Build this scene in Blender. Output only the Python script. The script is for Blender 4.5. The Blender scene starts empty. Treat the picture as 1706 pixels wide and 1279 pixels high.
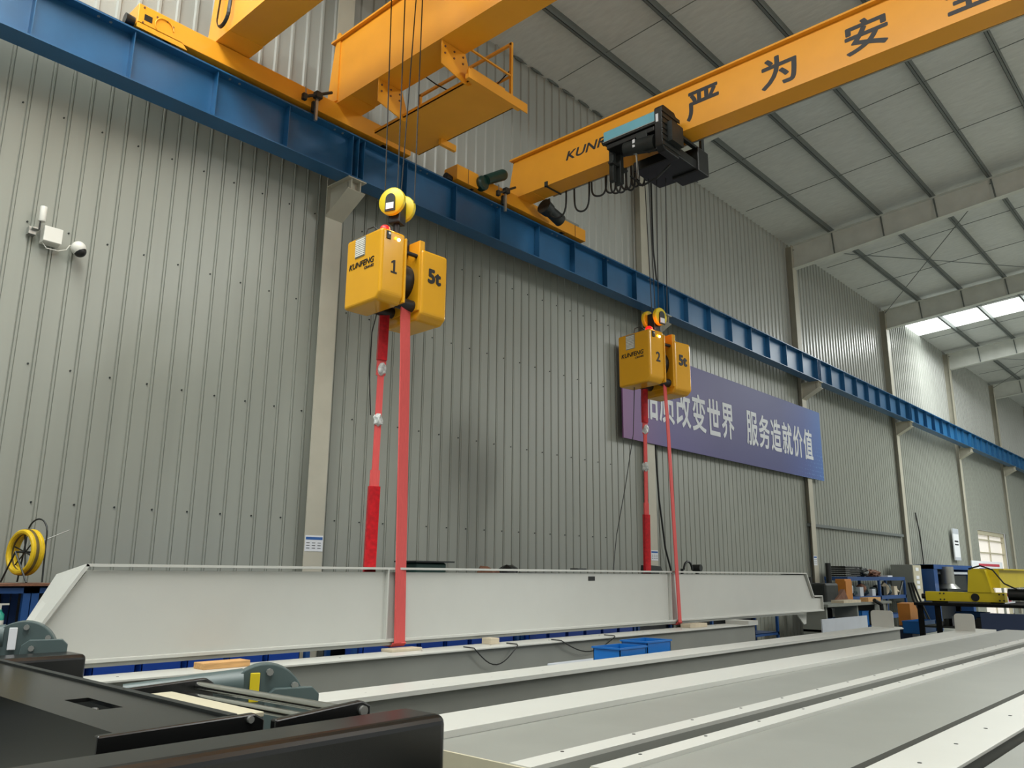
import bpy, bmesh, math, random
from mathutils import Vector, Matrix
random.seed(7)
S = bpy.context.scene
COL = S.collection

# ------------------------------------------------------------------ camera
# +X runs along the long wall, +Y points at it, +Z is up, metres.
F_PX = 1354.48
cam = bpy.data.cameras.new('camera')
cam.sensor_fit = 'HORIZONTAL'; cam.sensor_width = 36.0
cam.lens = F_PX / 1706 * 36.0
cam.clip_start = 0.05; cam.clip_end = 400
co = bpy.data.objects.new('camera', cam); COL.objects.link(co)
R = Matrix(((0.67282181, -0.73975906, 0.00820681),
            (-0.17227751, -0.14588143, 0.97418636),
            (-0.71946596, -0.65685684, -0.22559605)))
co.matrix_world = Matrix.Translation((0, 0, 1.7)) @ R.transposed().to_4x4()
S.camera = co

# ------------------------------------------------------------------ light and exposure
S.view_settings.view_transform = 'Standard'
S.view_settings.look = 'None'
S.view_settings.gamma = 1.0
S.view_settings.use_curve_mapping = False
S.view_settings.exposure = 0.0
S.cycles.use_denoising = True
S.cycles.max_bounces = 6
S.cycles.diffuse_bounces = 4
S.cycles.sample_clamp_indirect = 6.0
w = bpy.data.worlds.new('world'); S.world = w; w.use_nodes = True
w.node_tree.nodes['Background'].inputs['Color'].default_value = (0.93, 0.97, 0.95, 1)
w.node_tree.nodes['Background'].inputs['Strength'].default_value = 0.46

def area(name, loc, size, energy, rot=(0, 0, 0), color=(1, 1, 1)):
    l = bpy.data.lights.new(name, 'AREA'); l.shape = 'RECTANGLE'
    l.size, l.size_y = size; l.energy = energy; l.color = color
    o = bpy.data.objects.new(name, l); COL.objects.link(o)
    o.location = loc; o.rotation_euler = rot
    return o
SLOPE = math.atan(0.075)
area('skylight_or_fill_lamp', (33.9, -2.0, 11.7), (1.7, 20), 2400, (-SLOPE, 0, 0), (0.97, 1, 0.98))
area('skylight_or_fill_lamp', (1.0, 1.8, 11.6), (2.4, 14), 1380, (-SLOPE, 0, 0), (0.99, 1, 0.96))
area('skylight_or_fill_lamp', (-5.0, 1.8, 11.6), (2.4, 14), 500, (-SLOPE, 0, 0), (0.99, 1, 0.96))
area('skylight_or_fill_lamp', (42.0, -9.0, 11.6), (2.4, 10), 2600, (SLOPE, 0, 0), (0.98, 1, 0.97))  # added fill for the far right wall, no skylight panel above it
area('skylight_or_fill_lamp', (13.0, -12.0, 11.6), (2.4, 10), 2500, (SLOPE, 0, 0), (0.98, 1, 0.97))  # added fill for faces turned from the wall, hung under solid roof

# ------------------------------------------------------------------ materials
def lin(c):
    return tuple((x / 12.92 if x <= 0.04045 else ((x + 0.055) / 1.055) ** 2.4) for x in c)
def hexc(h):
    return lin(tuple(int(h[i:i + 2], 16) / 255 for i in (0, 2, 4)))
def mat(name, h, rough=0.5, metal=0.0, noise=0.06, scale=3.0, spec=0.5, stretch=(1, 1, 1), bump=0.0):
    m = bpy.data.materials.new(name); m.use_nodes = True
    nt = m.node_tree; b = nt.nodes['Principled BSDF']
    c = hexc(h)
    b.inputs['Roughness'].default_value = rough
    b.inputs['Metallic'].default_value = metal
    b.inputs['Specular IOR Level'].default_value = spec
    tc = nt.nodes.new('ShaderNodeTexCoord'); mp = nt.nodes.new('ShaderNodeMapping')
    mp.inputs['Scale'].default_value = stretch
    nz = nt.nodes.new('ShaderNodeTexNoise'); nz.inputs['Scale'].default_value = scale
    nz.inputs['Detail'].default_value = 5
    nt.links.new(tc.outputs['Object'], mp.inputs['Vector'])
    nt.links.new(mp.outputs['Vector'], nz.inputs['Vector'])
    rp = nt.nodes.new('ShaderNodeValToRGB')
    rp.color_ramp.elements[0].position = 0.3; rp.color_ramp.elements[1].position = 0.7
    rp.color_ramp.elements[0].color = tuple(x * (1 - noise) for x in c) + (1,)
    rp.color_ramp.elements[1].color = tuple(min(1, x * (1 + noise)) for x in c) + (1,)
    nt.links.new(nz.outputs['Fac'], rp.inputs['Fac'])
    nt.links.new(rp.outputs['Color'], b.inputs['Base Color'])
    if bump:
        bp = nt.nodes.new('ShaderNodeBump'); bp.inputs['Strength'].default_value = bump
        bp.inputs['Distance'].default_value = 0.01
        nt.links.new(nz.outputs['Fac'], bp.inputs['Height'])
        nt.links.new(bp.outputs['Normal'], b.inputs['Normal'])
    return m
def emit(name, h, strength, base=None):
    m = mat(name, base or h, 0.4, noise=0.02)
    b = m.node_tree.nodes['Principled BSDF']
    b.inputs['Emission Color'].default_value = hexc(h) + (1,)
    b.inputs['Emission Strength'].default_value = strength
    return m
M = dict(
    wall=mat('grey_wall_sheet', '90938a', 0.38, noise=0.05, scale=1.2, stretch=(3, 1, .15)),
    wall_up=mat('upper_wall_sheet', 'a6a8a2', 0.30, noise=0.05, scale=1.2, stretch=(3, 1, .15)),
    end_wall=mat('end_wall_sheet', '7f837f', 0.5),
    floor=mat('concrete_floor', '8f9188', 0.5, noise=0.12, scale=1.5),
    roof=mat('roof_insulation_foil', 'd0d2cf', 0.55, noise=0.07, scale=14, stretch=(1, .25, 1), bump=0.5),
    steel=mat('galvanised_purlin', '6f7573', 0.45, metal=0.2),
    rafter=mat('rafter_paint', 'cfd1ca', 0.5),
    column=mat('column_paint', 'b3af9f', 0.5, noise=0.06),
    cable=mat('black_cable', '141615', 0.5),
    blue=mat('runway_blue_paint', '205a85', 0.38, noise=0.12, scale=2.2),
    rail=mat('rusty_rail', '3a251c', 0.7, noise=0.25, scale=8),
    dull=mat('dull_black_steel', '0e0f10', 0.85, noise=0.2, scale=6, spec=.15),
    yellow=mat('crane_yellow_paint', 'eaa02a', 0.33, noise=0.03),
    yellow2=mat('machine_yellow_paint', 'd2991c', 0.2, noise=0.03),
    yellow3=mat('end_carriage_yellow', 'd3bd1d', 0.4, noise=0.04),
    black=mat('semi_gloss_black_paint', '0c0d0d', 0.27, noise=0.15, scale=6, spec=.75),
    blackp=mat('black_plastic', '101211', 0.4),
    dark=mat('dark_metal', '2b2f2e', 0.5, metal=0.3, noise=0.2, scale=8),
    ink=mat('lettering_ink', '24262a', 0.5),
    inkb=mat('black_vinyl', '0d0e10', 0.5),
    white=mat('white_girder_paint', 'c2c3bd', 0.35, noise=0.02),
    whiteg=mat('grey_white_web', '888a84', 0.42, noise=0.04),  # one even grey, darker than the flanges, for webs and panels
    red=mat('red_webbing', 'd05250', 0.75, noise=0.1, scale=40, stretch=(6, 6, .2)),
    redw=mat('red_sleeve', 'b1121c', 0.35, noise=0.25, scale=25),
    clear=mat('crumpled_clear_film', 'b9bdbb', 0.25, noise=0.4, scale=30),
    teal=mat('teal_hoist_cover', '6cabbb', 0.35),
    green=mat('dark_green_motor', '12342d', 0.4, noise=0.2, scale=10),
    graygreen=mat('grey_green_reducer', '4b5a5a', 0.4, noise=0.06),
    chrome=mat('bright_steel', 'd8d8d4', 0.18, metal=1.0),
    zinc=mat('zinc_steel', 'a5a6a2', 0.35, metal=0.7),
    wood=mat('pine_wood', 'c79a63', 0.7, noise=0.2, scale=6, stretch=(1, 8, 8)),
    woodp=mat('pale_timber', 'bfb39c', 0.7, noise=0.12, scale=6),
    rack=mat('rack_blue_paint', '1a447c', 0.42, noise=0.1),
    bin=mat('blue_plastic_bin', '0f63ad', 0.4, noise=0.05),
    binn=mat('navy_plastic_bin', '123c92', 0.4, noise=0.05),
    orange=mat('orange_cabinet_paint', 'b6742a', 0.5),
    grey=mat('grey_cabinet_paint', '7d817a', 0.5),
    lgrey=mat('light_grey_paint', 'b4bac2', 0.45),
    plastic=mat('white_plastic', 'd9d8d0', 0.4, noise=0.02),
    paper=mat('white_paper', 'd9dce0', 0.7, noise=0.03),
    paperblue=mat('blue_print', '2a5a9c', 0.7),
    printred=mat('red_print', 'b03a4a', 0.7),
    beige=mat('beige_cabinet', 'b8b29b', 0.5),
    rust=mat('rust_brown', '6e4a36', 0.8, noise=0.3, scale=10),
    hoop=mat('yellow_coil_tube', 'd0ae12', 0.4, noise=0.12, scale=20),
    hoopd=mat('brown_coil_tube', '5c4e24', 0.5, noise=0.2, scale=20),
    bottleg=mat('green_bottle', '2f9a86', 0.35),
    navy=mat('navy_sheet', '2c3a58', 0.5),
    siren=emit('red_beacon_lens', 'ff1a1a', 1.3, 'b00d0d'),
    amber=emit('amber_lamp', 'ffb020', 3.0),
    led=emit('white_lamp', 'f4ffd0', 4.0),
    sky=emit('skylight_sheet', 'f4fbf6', 3.2),
    day=emit('daylit_pane', 'e6e0d8', 0.42),
)
# printed hoarding: purple to blue artwork with a dotted wave in one corner
def banner_mat():
    m = bpy.data.materials.new('printed_banner'); m.use_nodes = True
    nt = m.node_tree; b = nt.nodes['Principled BSDF']; b.inputs['Roughness'].default_value = 0.5
    tc = nt.nodes.new('ShaderNodeTexCoord'); sp = nt.nodes.new('ShaderNodeSeparateXYZ')
    nt.links.new(tc.outputs['Generated'], sp.inputs[0])
    rp = nt.nodes.new('ShaderNodeValToRGB'); e = rp.color_ramp.elements
    e[0].position = 0; e[0].color = hexc('7a4d80') + (1,)
    e[1].position = 1; e[1].color = hexc('3f6ab0') + (1,)
    for p, h in ((.16, '4b3f7c'), (.4, '3a3470'), (.72, '3b4079'), (.88, '3c4f92')):
        q = e.new(p); q.color = hexc(h) + (1,)
    nt.links.new(sp.outputs['X'], rp.inputs['Fac'])
    vo = nt.nodes.new('ShaderNodeTexVoronoi'); vo.inputs['Scale'].default_value = 9
    vo.inputs['Randomness'].default_value = 0.15
    nt.links.new(tc.outputs['Object'], vo.inputs['Vector'])
    dot = nt.nodes.new('ShaderNodeMath'); dot.operation = 'LESS_THAN'; dot.inputs[1].default_value = 0.28
    nt.links.new(vo.outputs['Distance'], dot.inputs[0])
    a = nt.nodes.new('ShaderNodeMath'); a.operation = 'MULTIPLY_ADD'
    nt.links.new(sp.outputs['X'], a.inputs[0]); a.inputs[1].default_value = 2.6; a.inputs[2].default_value = -2.0
    c = nt.nodes.new('ShaderNodeMath'); c.operation = 'SUBTRACT'; c.use_clamp = True
    nt.links.new(a.outputs[0], c.inputs[0]); nt.links.new(sp.outputs['Z'], c.inputs[1])
    mu = nt.nodes.new('ShaderNodeMath'); mu.operation = 'MULTIPLY'
    nt.links.new(dot.outputs[0], mu.inputs[0]); nt.links.new(c.outputs[0], mu.inputs[1])
    m2 = nt.nodes.new('ShaderNodeMath'); m2.operation = 'MULTIPLY'; m2.inputs[1].default_value = 1.6; m2.use_clamp = True
    nt.links.new(mu.outputs[0], m2.inputs[0])
    mx = nt.nodes.new('ShaderNodeMixRGB'); mx.inputs['Color2'].default_value = hexc('6a9ad0') + (1,)
    nt.links.new(m2.outputs[0], mx.inputs['Fac']); nt.links.new(rp.outputs['Color'], mx.inputs['Color1'])
    nt.links.new(mx.outputs[0], b.inputs['Base Color'])
    return m
M['banner'] = banner_mat()

# ------------------------------------------------------------------ building helpers
WL = {}                                    # world location of every parent
class MB:
    """Collects shapes, then links them as ONE mesh object."""
    def __init__(s): s.bm = bmesh.new()
    def box(s, a, b, rz=0.0, piv=None, rot=None):
        x0, y0, z0 = (min(a[i], b[i]) for i in range(3)); x1, y1, z1 = (max(a[i], b[i]) for i in range(3))
        v = [s.bm.verts.new(p) for p in ((x0, y0, z0), (x1, y0, z0), (x1, y1, z0), (x0, y1, z0),
                                         (x0, y0, z1), (x1, y0, z1), (x1, y1, z1), (x0, y1, z1))]
        for f in ((3, 2, 1, 0), (4, 5, 6, 7), (0, 1, 5, 4), (1, 2, 6, 5), (2, 3, 7, 6), (3, 0, 4, 7)):
            s.bm.faces.new([v[i] for i in f])
        if rz or rot:
            p = Vector(piv if piv else ((x0 + x1) / 2, (y0 + y1) / 2, (z0 + z1) / 2))
            m = rot if rot else Matrix.Rotation(rz, 3, 'Z')
            for q in v: q.co = m @ (q.co - p) + p
        return s
    def prism(s, pts, off):
        off = Vector(off); a = [s.bm.verts.new(p) for p in pts]; b = [s.bm.verts.new(Vector(p) + off) for p in pts]
        n = len(pts)
        s.bm.faces.new(a); s.bm.faces.new(b[::-1])
        for i in range(n): s.bm.faces.new((a[i], b[i], b[(i + 1) % n], a[(i + 1) % n]))
        return s
    def frame(s, p, q):
        d = (Vector(q) - Vector(p)).normalized()
        u = d.orthogonal().normalized() if abs(d.z) > .99 else d.cross(Vector((0, 0, 1))).normalized()
        return u, d.cross(u).normalized()
    def cyl(s, p, q, r, r2=None, n=20):
        r2 = r if r2 is None else r2; p = Vector(p); q = Vector(q); u, t = s.frame(p, q)
        a = []; b = []
        for i in range(n):
            k = 2 * math.pi * i / n; e = u * math.cos(k) + t * math.sin(k)
            a.append(s.bm.verts.new(p + e * r)); b.append(s.bm.verts.new(q + e * r2))
        for i in range(n): s.bm.faces.new((a[i], a[(i + 1) % n], b[(i + 1) % n], b[i]))
        s.bm.faces.new(a[::-1]); s.bm.faces.new(b)
        return s
    def lathe(s, c, prof, n=20, axis='Z'):
        c = Vector(c); rings = []
        for r, h in prof:
            ring = []
            for i in range(n):
                k = 2 * math.pi * i / n; x, y = r * math.cos(k), r * math.sin(k)
                p = {'Z': (x, y, h), 'X': (h, x, y), 'Y': (x, h, y)}[axis]
                ring.append(s.bm.verts.new(c + Vector(p)))
            rings.append(ring)
        for a, b in zip(rings, rings[1:]):
            for i in range(n): s.bm.faces.new((a[i], a[(i + 1) % n], b[(i + 1) % n], b[i]))
        s.bm.faces.new(rings[0][::-1]); s.bm.faces.new(rings[-1])
        return s
    def tube(s, pts, r, n=8, flat=1.0, closed=False):
        P = [Vector(p) for p in pts]; rings = []; N = len(P); u = None
        for i, p in enumerate(P):
            if closed: d = (P[(i + 1) % N] - P[i - 1])
            else: d = (P[min(i + 1, N - 1)] - P[max(i - 1, 0)])
            d = d.normalized() if d.length > 1e-9 else Vector((0, 0, 1))
            if u is None: u = d.orthogonal().normalized()
            u = (u - d * u.dot(d)); u = u.normalized() if u.length > 1e-6 else d.orthogonal().normalized()
            t = d.cross(u)
            rings.append([s.bm.verts.new(p + (u * math.cos(2 * math.pi * k / n) + t * math.sin(2 * math.pi * k / n) * flat) * r) for k in range(n)])
        m = N if closed else N - 1
        for i in range(m):
            a, b = rings[i], rings[(i + 1) % N]
            for k in range(n): s.bm.faces.new((a[k], a[(k + 1) % n], b[(k + 1) % n], b[k]))
        if not closed: s.bm.faces.new(rings[0][::-1]); s.bm.faces.new(rings[-1])
        return s
    def strip(s, pts, wdir, wd, th):
        """flat belt: path pts, width wd along wdir, thickness th"""
        wv = Vector(wdir).normalized() * (wd / 2); P = [Vector(p) for p in pts]; R = []
        for i, p in enumerate(P):
            d = (P[min(i + 1, len(P) - 1)] - P[max(i - 1, 0)]).normalized(); nn = d.cross(wv).normalized() * (th / 2)
            R.append([s.bm.verts.new(q) for q in (p - wv - nn, p + wv - nn, p + wv + nn, p - wv + nn)])
        for a, b in zip(R, R[1:]):
            for k in range(4): s.bm.faces.new((a[k], a[(k + 1) % 4], b[(k + 1) % 4], b[k]))
        s.bm.faces.new(R[0][::-1]); s.bm.faces.new(R[-1])
        return s
    def sphere(s, c, r, sc=(1, 1, 1), seg=20):
        g = bmesh.ops.create_uvsphere(s.bm, u_segments=seg, v_segments=seg // 2, radius=r)
        for v in g['verts']: v.co = Vector((v.co.x * sc[0], v.co.y * sc[1], v.co.z * sc[2])) + Vector(c)
        return s
    def blob(s, c, size, seed, n=2):
        """irregular lump (scrap, crumpled parts)"""
        rnd = random.Random(seed)
        g = bmesh.ops.create_icosphere(s.bm, subdivisions=n, radius=1)
        for v in g['verts']:
            k = 0.7 + rnd.random() * 0.5
            v.co = Vector((v.co.x * size[0] * k, v.co.y * size[1] * k, v.co.z * size[2] * k)) + Vector(c)
        return s
    def turn(s, c, rz):
        c = Vector(c); m = Matrix.Rotation(rz, 3, 'Z')
        for v in s.bm.verts: v.co = m @ (v.co - c) + c
        return s
    def build(s, name, m, parent=None, bevel=0.0, smooth=False, loc=None, seg=2, **tags):
        bmesh.ops.recalc_face_normals(s.bm, faces=s.bm.faces[:])
        if parent is not None: base = WL[parent.name]
        elif loc is not None: base = Vector(loc)
        else:
            xs = [v.co for v in s.bm.verts]
            base = Vector(((min(v.x for v in xs) + max(v.x for v in xs)) / 2, (min(v.y for v in xs) + max(v.y for v in xs)) / 2, min(v.z for v in xs)))
        for v in s.bm.verts: v.co -= base
        me = bpy.data.meshes.new(name); s.bm.to_mesh(me); s.bm.free()
        if smooth:
            for p in me.polygons: p.use_smooth = True
        me.materials.append(m if not isinstance(m, str) else M[m])
        o = bpy.data.objects.new(name, me); COL.objects.link(o)
        if parent is not None: o.parent = parent; WL[o.name] = base.copy()
        else: o.location = base; WL[o.name] = base.copy()
        if bevel:
            b = o.modifiers.new('edge', 'BEVEL'); b.width = bevel; b.segments = seg; b.limit_method = 'ANGLE'
            if not smooth:
                for p in me.polygons: p.use_smooth = False
        elif smooth:
            sm = o.modifiers.new('split', 'EDGE_SPLIT'); sm.split_angle = math.radians(40)
        for k, v in tags.items(): o[k] = v
        return o
def tag(o, label, cat, group=None):
    o['label'] = label; o['category'] = cat
    if group: o['group'] = group
    return o
def thing(name, label, cat, loc, group=None):
    o = bpy.data.objects.new(name, None); COL.objects.link(o)
    o.empty_display_size = 0.1; o.location = loc; WL[o.name] = Vector(loc)
    return tag(o, label, cat, group)
def struct(o): o['kind'] = 'structure'; return o
def kids(o): return [c for c in bpy.data.objects if c.parent == o]
def dup(o, delta=(0, 0, 0), label=None, parent=None, group=None):
    c = o.copy(); COL.objects.link(c); WL[c.name] = WL[o.name] + Vector(delta)
    if parent is not None: c.parent = parent
    else: c.location = o.location + Vector(delta)
    if label: c['label'] = label
    if group: c['group'] = group
    for ch in kids(o): dup(ch, delta, None, c)
    return c
_txt = {}
def lettering(s, origin, xdir, zdir, width, height, name, m, parent, bold=0.0, shear=0.0, thick=0.003):
    """flat cut-out letters: fitted into width x height with the lower-left corner at origin"""
    cu = bpy.data.curves.new('letters', 'FONT'); cu.body = s; cu.shear = shear; cu.extrude = 0.5
    cu.resolution_u = 4
    o = bpy.data.objects.new('letters', cu); COL.objects.link(o)
    bpy.context.view_layer.update()
    me = bpy.data.meshes.new_from_object(o.evaluated_get(bpy.context.evaluated_depsgraph_get()))
    bpy.data.objects.remove(o); bpy.data.curves.remove(cu)
    xs = [v.co.x for v in me.vertices]; ys = [v.co.y for v in me.vertices]
    x0, x1, y0, y1 = min(xs), max(xs), min(ys), max(ys)
    X = Vector(xdir); Z = Vector(zdir); N = X.cross(Z)
    b = MB()
    for k, (dx, dy) in enumerate(((0, 0),) if not bold else ((0, 0), (1, 0), (-1, 0), (0, 1), (0, -1), (.7, .7), (-.7, .7), (.7, -.7), (-.7, -.7))):
        for v in me.vertices: v.co.x += dx * bold; v.co.y += dy * bold; v.co.z += .02 * k
        b.bm.from_mesh(me)
        for v in me.vertices: v.co.x -= dx * bold; v.co.y -= dy * bold; v.co.z -= .02 * k
    bpy.data.meshes.remove(me)
    x0 -= bold; x1 += bold; y0 -= bold; y1 += bold
    for v in b.bm.verts:
        v.co = Vector(origin) + X * ((v.co.x - x0) / (x1 - x0) * width) + Z * ((v.co.y - y0) / (y1 - y0) * height) + N * (v.co.z * thick)
    return b.build(name, m, parent)
def arc(c, r, a0, a1, n, u=(1, 0, 0), v=(0, 0, 1), rv=None):
    c = Vector(c); u = Vector(u); v = Vector(v); rv = r if rv is None else rv
    return [c + u * (r * math.cos(a0 + (a1 - a0) * i / n)) + v * (rv * math.sin(a0 + (a1 - a0) * i / n)) for i in range(n + 1)]
def roof_z(y): return 11.27 + 0.075 * (9 - y)

# ------------------------------------------------------------------ the setting
XE = 62.0
b = MB().box((-8, -18, -0.1), (XE, 9.4, 0))
struct(b.build('floor', 'floor'))
def ribbed(x0, x1, z0, z1, y, pitch, top, base, h, gr=0.0):
    """sheet with trapezoid ribs standing h proud of y, towards the hall"""
    b = MB(); prof = [(x0, y)]
    x = math.ceil(x0 / pitch) * pitch
    while x + base < x1:
        if x > x0: prof += [(x, y), (x + .004, y + gr), (x + .010, y + gr), (x + (base - top) / 2 + .006, y - h), (x + (base + top) / 2 + .006, y - h), (x + base + .002, y + gr), (x + base + .008, y + gr), (x + base + .012, y)] if gr else [(x, y), (x + (base - top) / 2, y - h), (x + (base + top) / 2, y - h), (x + base, y)]
        x += pitch
    prof.append((x1, y))
    lo = [b.bm.verts.new((px, py, z0)) for px, py in prof]; hi = [b.bm.verts.new((px, py, z1)) for px, py in prof]
    for i in range(len(prof) - 1): b.bm.faces.new((lo[i], lo[i + 1], hi[i + 1], hi[i]))
    return b
b = ribbed(-6, 39.97, 0, 7.3, 9.14, 0.2045, 0.016, 0.034, 0.008, 0.010)
c = ribbed(39.97, 45.05, 3.68, 7.3, 9.14, 0.2045, 0.016, 0.034, 0.008, 0.010)
d = ribbed(45.05, XE, 0, 7.3, 9.14, 0.2045, 0.016, 0.034, 0.008, 0.010)
for q in (c, d):
    me = bpy.data.meshes.new('x'); q.bm.to_mesh(me); b.bm.from_mesh(me); q.bm.free(); bpy.data.meshes.remove(me)
wl = struct(b.build('wall_left', 'wall'))
sc = MB()                                        # rows of sheet-fixing screws
for row, zz in enumerate((2.35, 3.75, 5.25, 6.55)):
    x = 1.2 + 0.2 * (row % 2)
    while x < 13:
        sc.cyl((x, 9.14, zz), (x, 9.128, zz), 0.010, n=6); x += 0.409
sc.build('fixing_screw', 'dark', wl, kind='stuff')
struct(ribbed(-6, XE, 7.25, 11.34, 9.24, 0.2335, 0.03, 0.06, 0.028).build('wall_left', 'wall_up'))
b = MB().box((-6, 9.14, 7.24), (XE, 9.26, 7.3)); struct(b.build('trim_1', 'wall_up'))
b = MB().box((XE, -18, 0), (XE + .1, 9.4, 14)); struct(b.build('wall_far', 'end_wall'))
# roof with a skylight band, purlins and rods as its parts
def roof_panel(x0, x1, y0=-6.0, y1=9.3):
    return [(x0, y0, roof_z(y0)), (x1, y0, roof_z(y0)), (x1, y1, roof_z(y1)), (x0, y1, roof_z(y1))]
b = MB()
for x0, x1 in ((-8, -6.2), (-3.8, -.2), (2.2, 32.95), (34.75, 55.0), (57, XE)):
    b.prism(roof_panel(x0, x1), (0, 0, .06))
    b.prism([(x0, -6, roof_z(-6)), (x1, -6, roof_z(-6)), (x1, -18, roof_z(-6) - .9), (x0, -18, roof_z(-6) - .9)], (0, 0, .06))
roof = struct(b.build('ceiling', 'roof'))
for x0, x1 in ((-6.2, -3.8), (-.2, 2.2), (32.95, 34.75), (55, 57)):
    b = MB().prism(roof_panel(x0, x1), (0, 0, .03)); b.build('skylight', 'sky', roof, label='glowing white translucent roof strip')
for k in range(11):
    y = 7.85 - 1.352 * k; z = roof_z(y)
    b = MB().box((-7, y - .004, z - .17), (XE, y + .004, z)).box((-7, y - .004, z - .17), (XE, y + .06, z - .162)).box((-7, y + .052, z - .17), (XE, y + .06, z - .15))
    b.build('purlin', 'steel', roof)
for x in (3.2, 11.15, 16.6, 19.1, 24.6, 27.2, 32.4, 35.2, 40.5, 43.2):
    b = MB().tube([(x, 9.0, roof_z(9.0) - .1), (x, -5.6, roof_z(-5.6) - .1)], .009, 6)
    b.build('sag_rod', 'steel', roof)
for (xa, xb) in ((22, 29.9), (37.9, 45.9)):
    for ya, yb in ((9, 3.8), (3.8, -1.6)):
        for p, q in (((xa, ya), (xb, yb)), ((xa, yb), (xb, ya))):
            MB().tube([(p[0], p[1], roof_z(p[1]) - .3), (q[0], q[1], roof_z(q[1]) - .3)], .012, 6).build('bracing_rod', 'steel', roof)
b = MB()
for k in range(14): b.blob((10.2 + k * .5, 9.19, roof_z(9.19) - .02), (.2, .03, .022), k)
b.build('insulation_edge', 'steel', roof)
# window in the long wall, far right
b = MB()
for zz in (2.0, 2.72, 3.28): b.box((39.97, 9.26, zz - .03), (45.05, 9.31, zz + .03))
b.box((39.97, 9.2, 0), (40.1, 9.34, 3.68)).box((44.95, 9.2, 0), (45.05, 9.34, 3.68)).box((39.97, 9.2, 3.5), (45.05, 9.34, 3.68))
b.box((42.4, 9.27, 0), (42.46, 9.31, 3.6))
win = struct(b.build('window_1', 'beige'))
MB().box((40, 9.34, 0), (45.05, 9.36, 3.6)).build('pane', 'day', win)
b = MB().box((21.9, 9.04, 2.98), (29.7, 9.14, 3.06)).box((21.95, 9.10, 0), (22.0, 9.14, 3.0)); struct(b.build('trim_2', 'steel'))

# ------------------------------------------------------------------ columns and rafters
COLX = [5.985 + 7.96 * k - 7.96 for k in range(8)]
collab = ['cream steel column left of the photo edge', 'wide cream steel column with a work sheet, left of the yellow machine number 1',
          'cream steel column behind the number 2 sling, ending under the banner', 'cream steel column running down from the banner right end',
          'thin cream column beside the grey power cabinet', 'thin pale column just left of the white window opening',
          'pale column right of the white window opening', 'last pale column by the far end wall']
for i, x in enumerate(COLX):
    if i == 0: continue
    t = thing('steel_column', collab[i], 'column', (x + .14, 9.1, 0), 'columns along the left wall')
    MB().box((x, 9.0, 0), (x + .28, 9.014, 11.1)).build('front_flange', 'column', t)
    b = MB().box((x + .135, 9.014, 0), (x + .145, 9.3, 11.1)).box((x, 9.3, 0), (x + .28, 9.312, 11.1)); b.build('web', 'column', t)
    # corbel carrying the runway
    b = MB().prism([(x + .06, 9.0, 6.50), (x + .06, 8.52, 6.77), (x + .06, 8.52, 6.93), (x + .06, 9.0, 6.93)], (.012, 0, 0))
    b.prism([(x + .21, 9.0, 6.50), (x + .21, 8.52, 6.77), (x + .21, 8.52, 6.93), (x + .21, 9.0, 6.93)], (.012, 0, 0))
    b.box((x + .06, 8.60, 6.75), (x + .22, 8.612, 6.93))
    br = b.build('bracket', 'column', t)
    MB().prism([(x - .005, 9.0, 6.49), (x + .285, 9.0, 6.49), (x + .285, 8.50, 6.765), (x - .005, 8.50, 6.765)], (0, .006, .012)).build('sloped_plate', 'column', br)
    MB().box((x - .01, 8.49, 6.928), (x + .29, 9.0, 6.943)).build('seat_plate', 'column', br)
raflab = [None, 'grey roof rafter above the yellow girder, mostly out of frame', 'grey tapered roof rafter above the nearest yellow crane', 'long grey tapered rafter across the roof nearest the camera',
          'grey tapered rafter just before the bright skylight strip', 'pale lit rafter just behind the bright skylight strip',
          'small pale rafter second from the far end wall', 'small rafter by the far end wall']
for i, x in enumerate(COLX):
    if i == 0: continue
    xc = x + .14
    t = thing('roof_rafter', raflab[i], 'rafter', (xc, 9.0, 10.3), 'rafters across the roof')
    def bot(y): return 10.38 + .1 * (9.03 - y)
    def top(y): return roof_z(y) - .165
    ys = (8.998, -6.0)
    MB().prism([(xc - .005, ys[0], bot(9.03)), (xc - .005, ys[1], bot(ys[1])), (xc - .005, ys[1], top(ys[1])), (xc - .005, ys[0], top(ys[0]))], (.01, 0, 0)).build('web', 'rafter', t)
    for nm, fn in (('bottom_flange', bot), ('top_flange', lambda y: top(y) - .014)):
        MB().prism([(xc - .11, 8.998, fn(9.0)), (xc + .11, 8.998, fn(9.0)), (xc + .11, -6, fn(-6)), (xc - .11, -6, fn(-6))], (0, 0, .014)).build(nm, 'rafter', t)
    for k in range(11):
        y = 7.85 - 1.352 * k
        MB().prism([(xc - .012, y - .02, top(y)), (xc - .012, y + .02, top(y)), (xc - .10, y - .05, bot(y) + .02), (xc - .10, y - .09, bot(y) + .02)], (-.006, 0, 0)).build('fly_brace', 'steel', t)

# ------------------------------------------------------------------ crane runway
t = thing('runway_beam', 'long blue welded runway beam along the grey wall under both cranes', 'beam', (20, 8.63, 6.945))
XR0, XR1 = -5.0, 60.0
MB().box((XR0, 8.624, 6.96), (XR1, 8.636, 7.565)).build('web', 'blue', t)
MB().box((XR0, 8.49, 6.945), (XR1, 8.77, 6.962)).build('bottom_flange', 'blue', t)
MB().box((XR0, 8.49, 7.562), (XR1, 8.77, 7.582)).build('top_flange', 'blue', t)
n = 0
x = 0.05
joints = [cx + .14 for cx in COLX]
while x < 58:
    near = min(abs(x - j) for j in joints)
    if near > .45:
        MB().box((x - .005, 8.515, 6.975), (x + .005, 8.624, 7.562)).build('stiffener', 'blue', t)
    x += .995
for j in joints[1:]:
    for dx in (-.1, 0.0, .1):
        MB().box((j + dx - .006, 8.505, 6.962), (j + dx + .006, 8.624, 7.562)).build('end_stiffener', 'blue', t)
b = MB()
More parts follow.
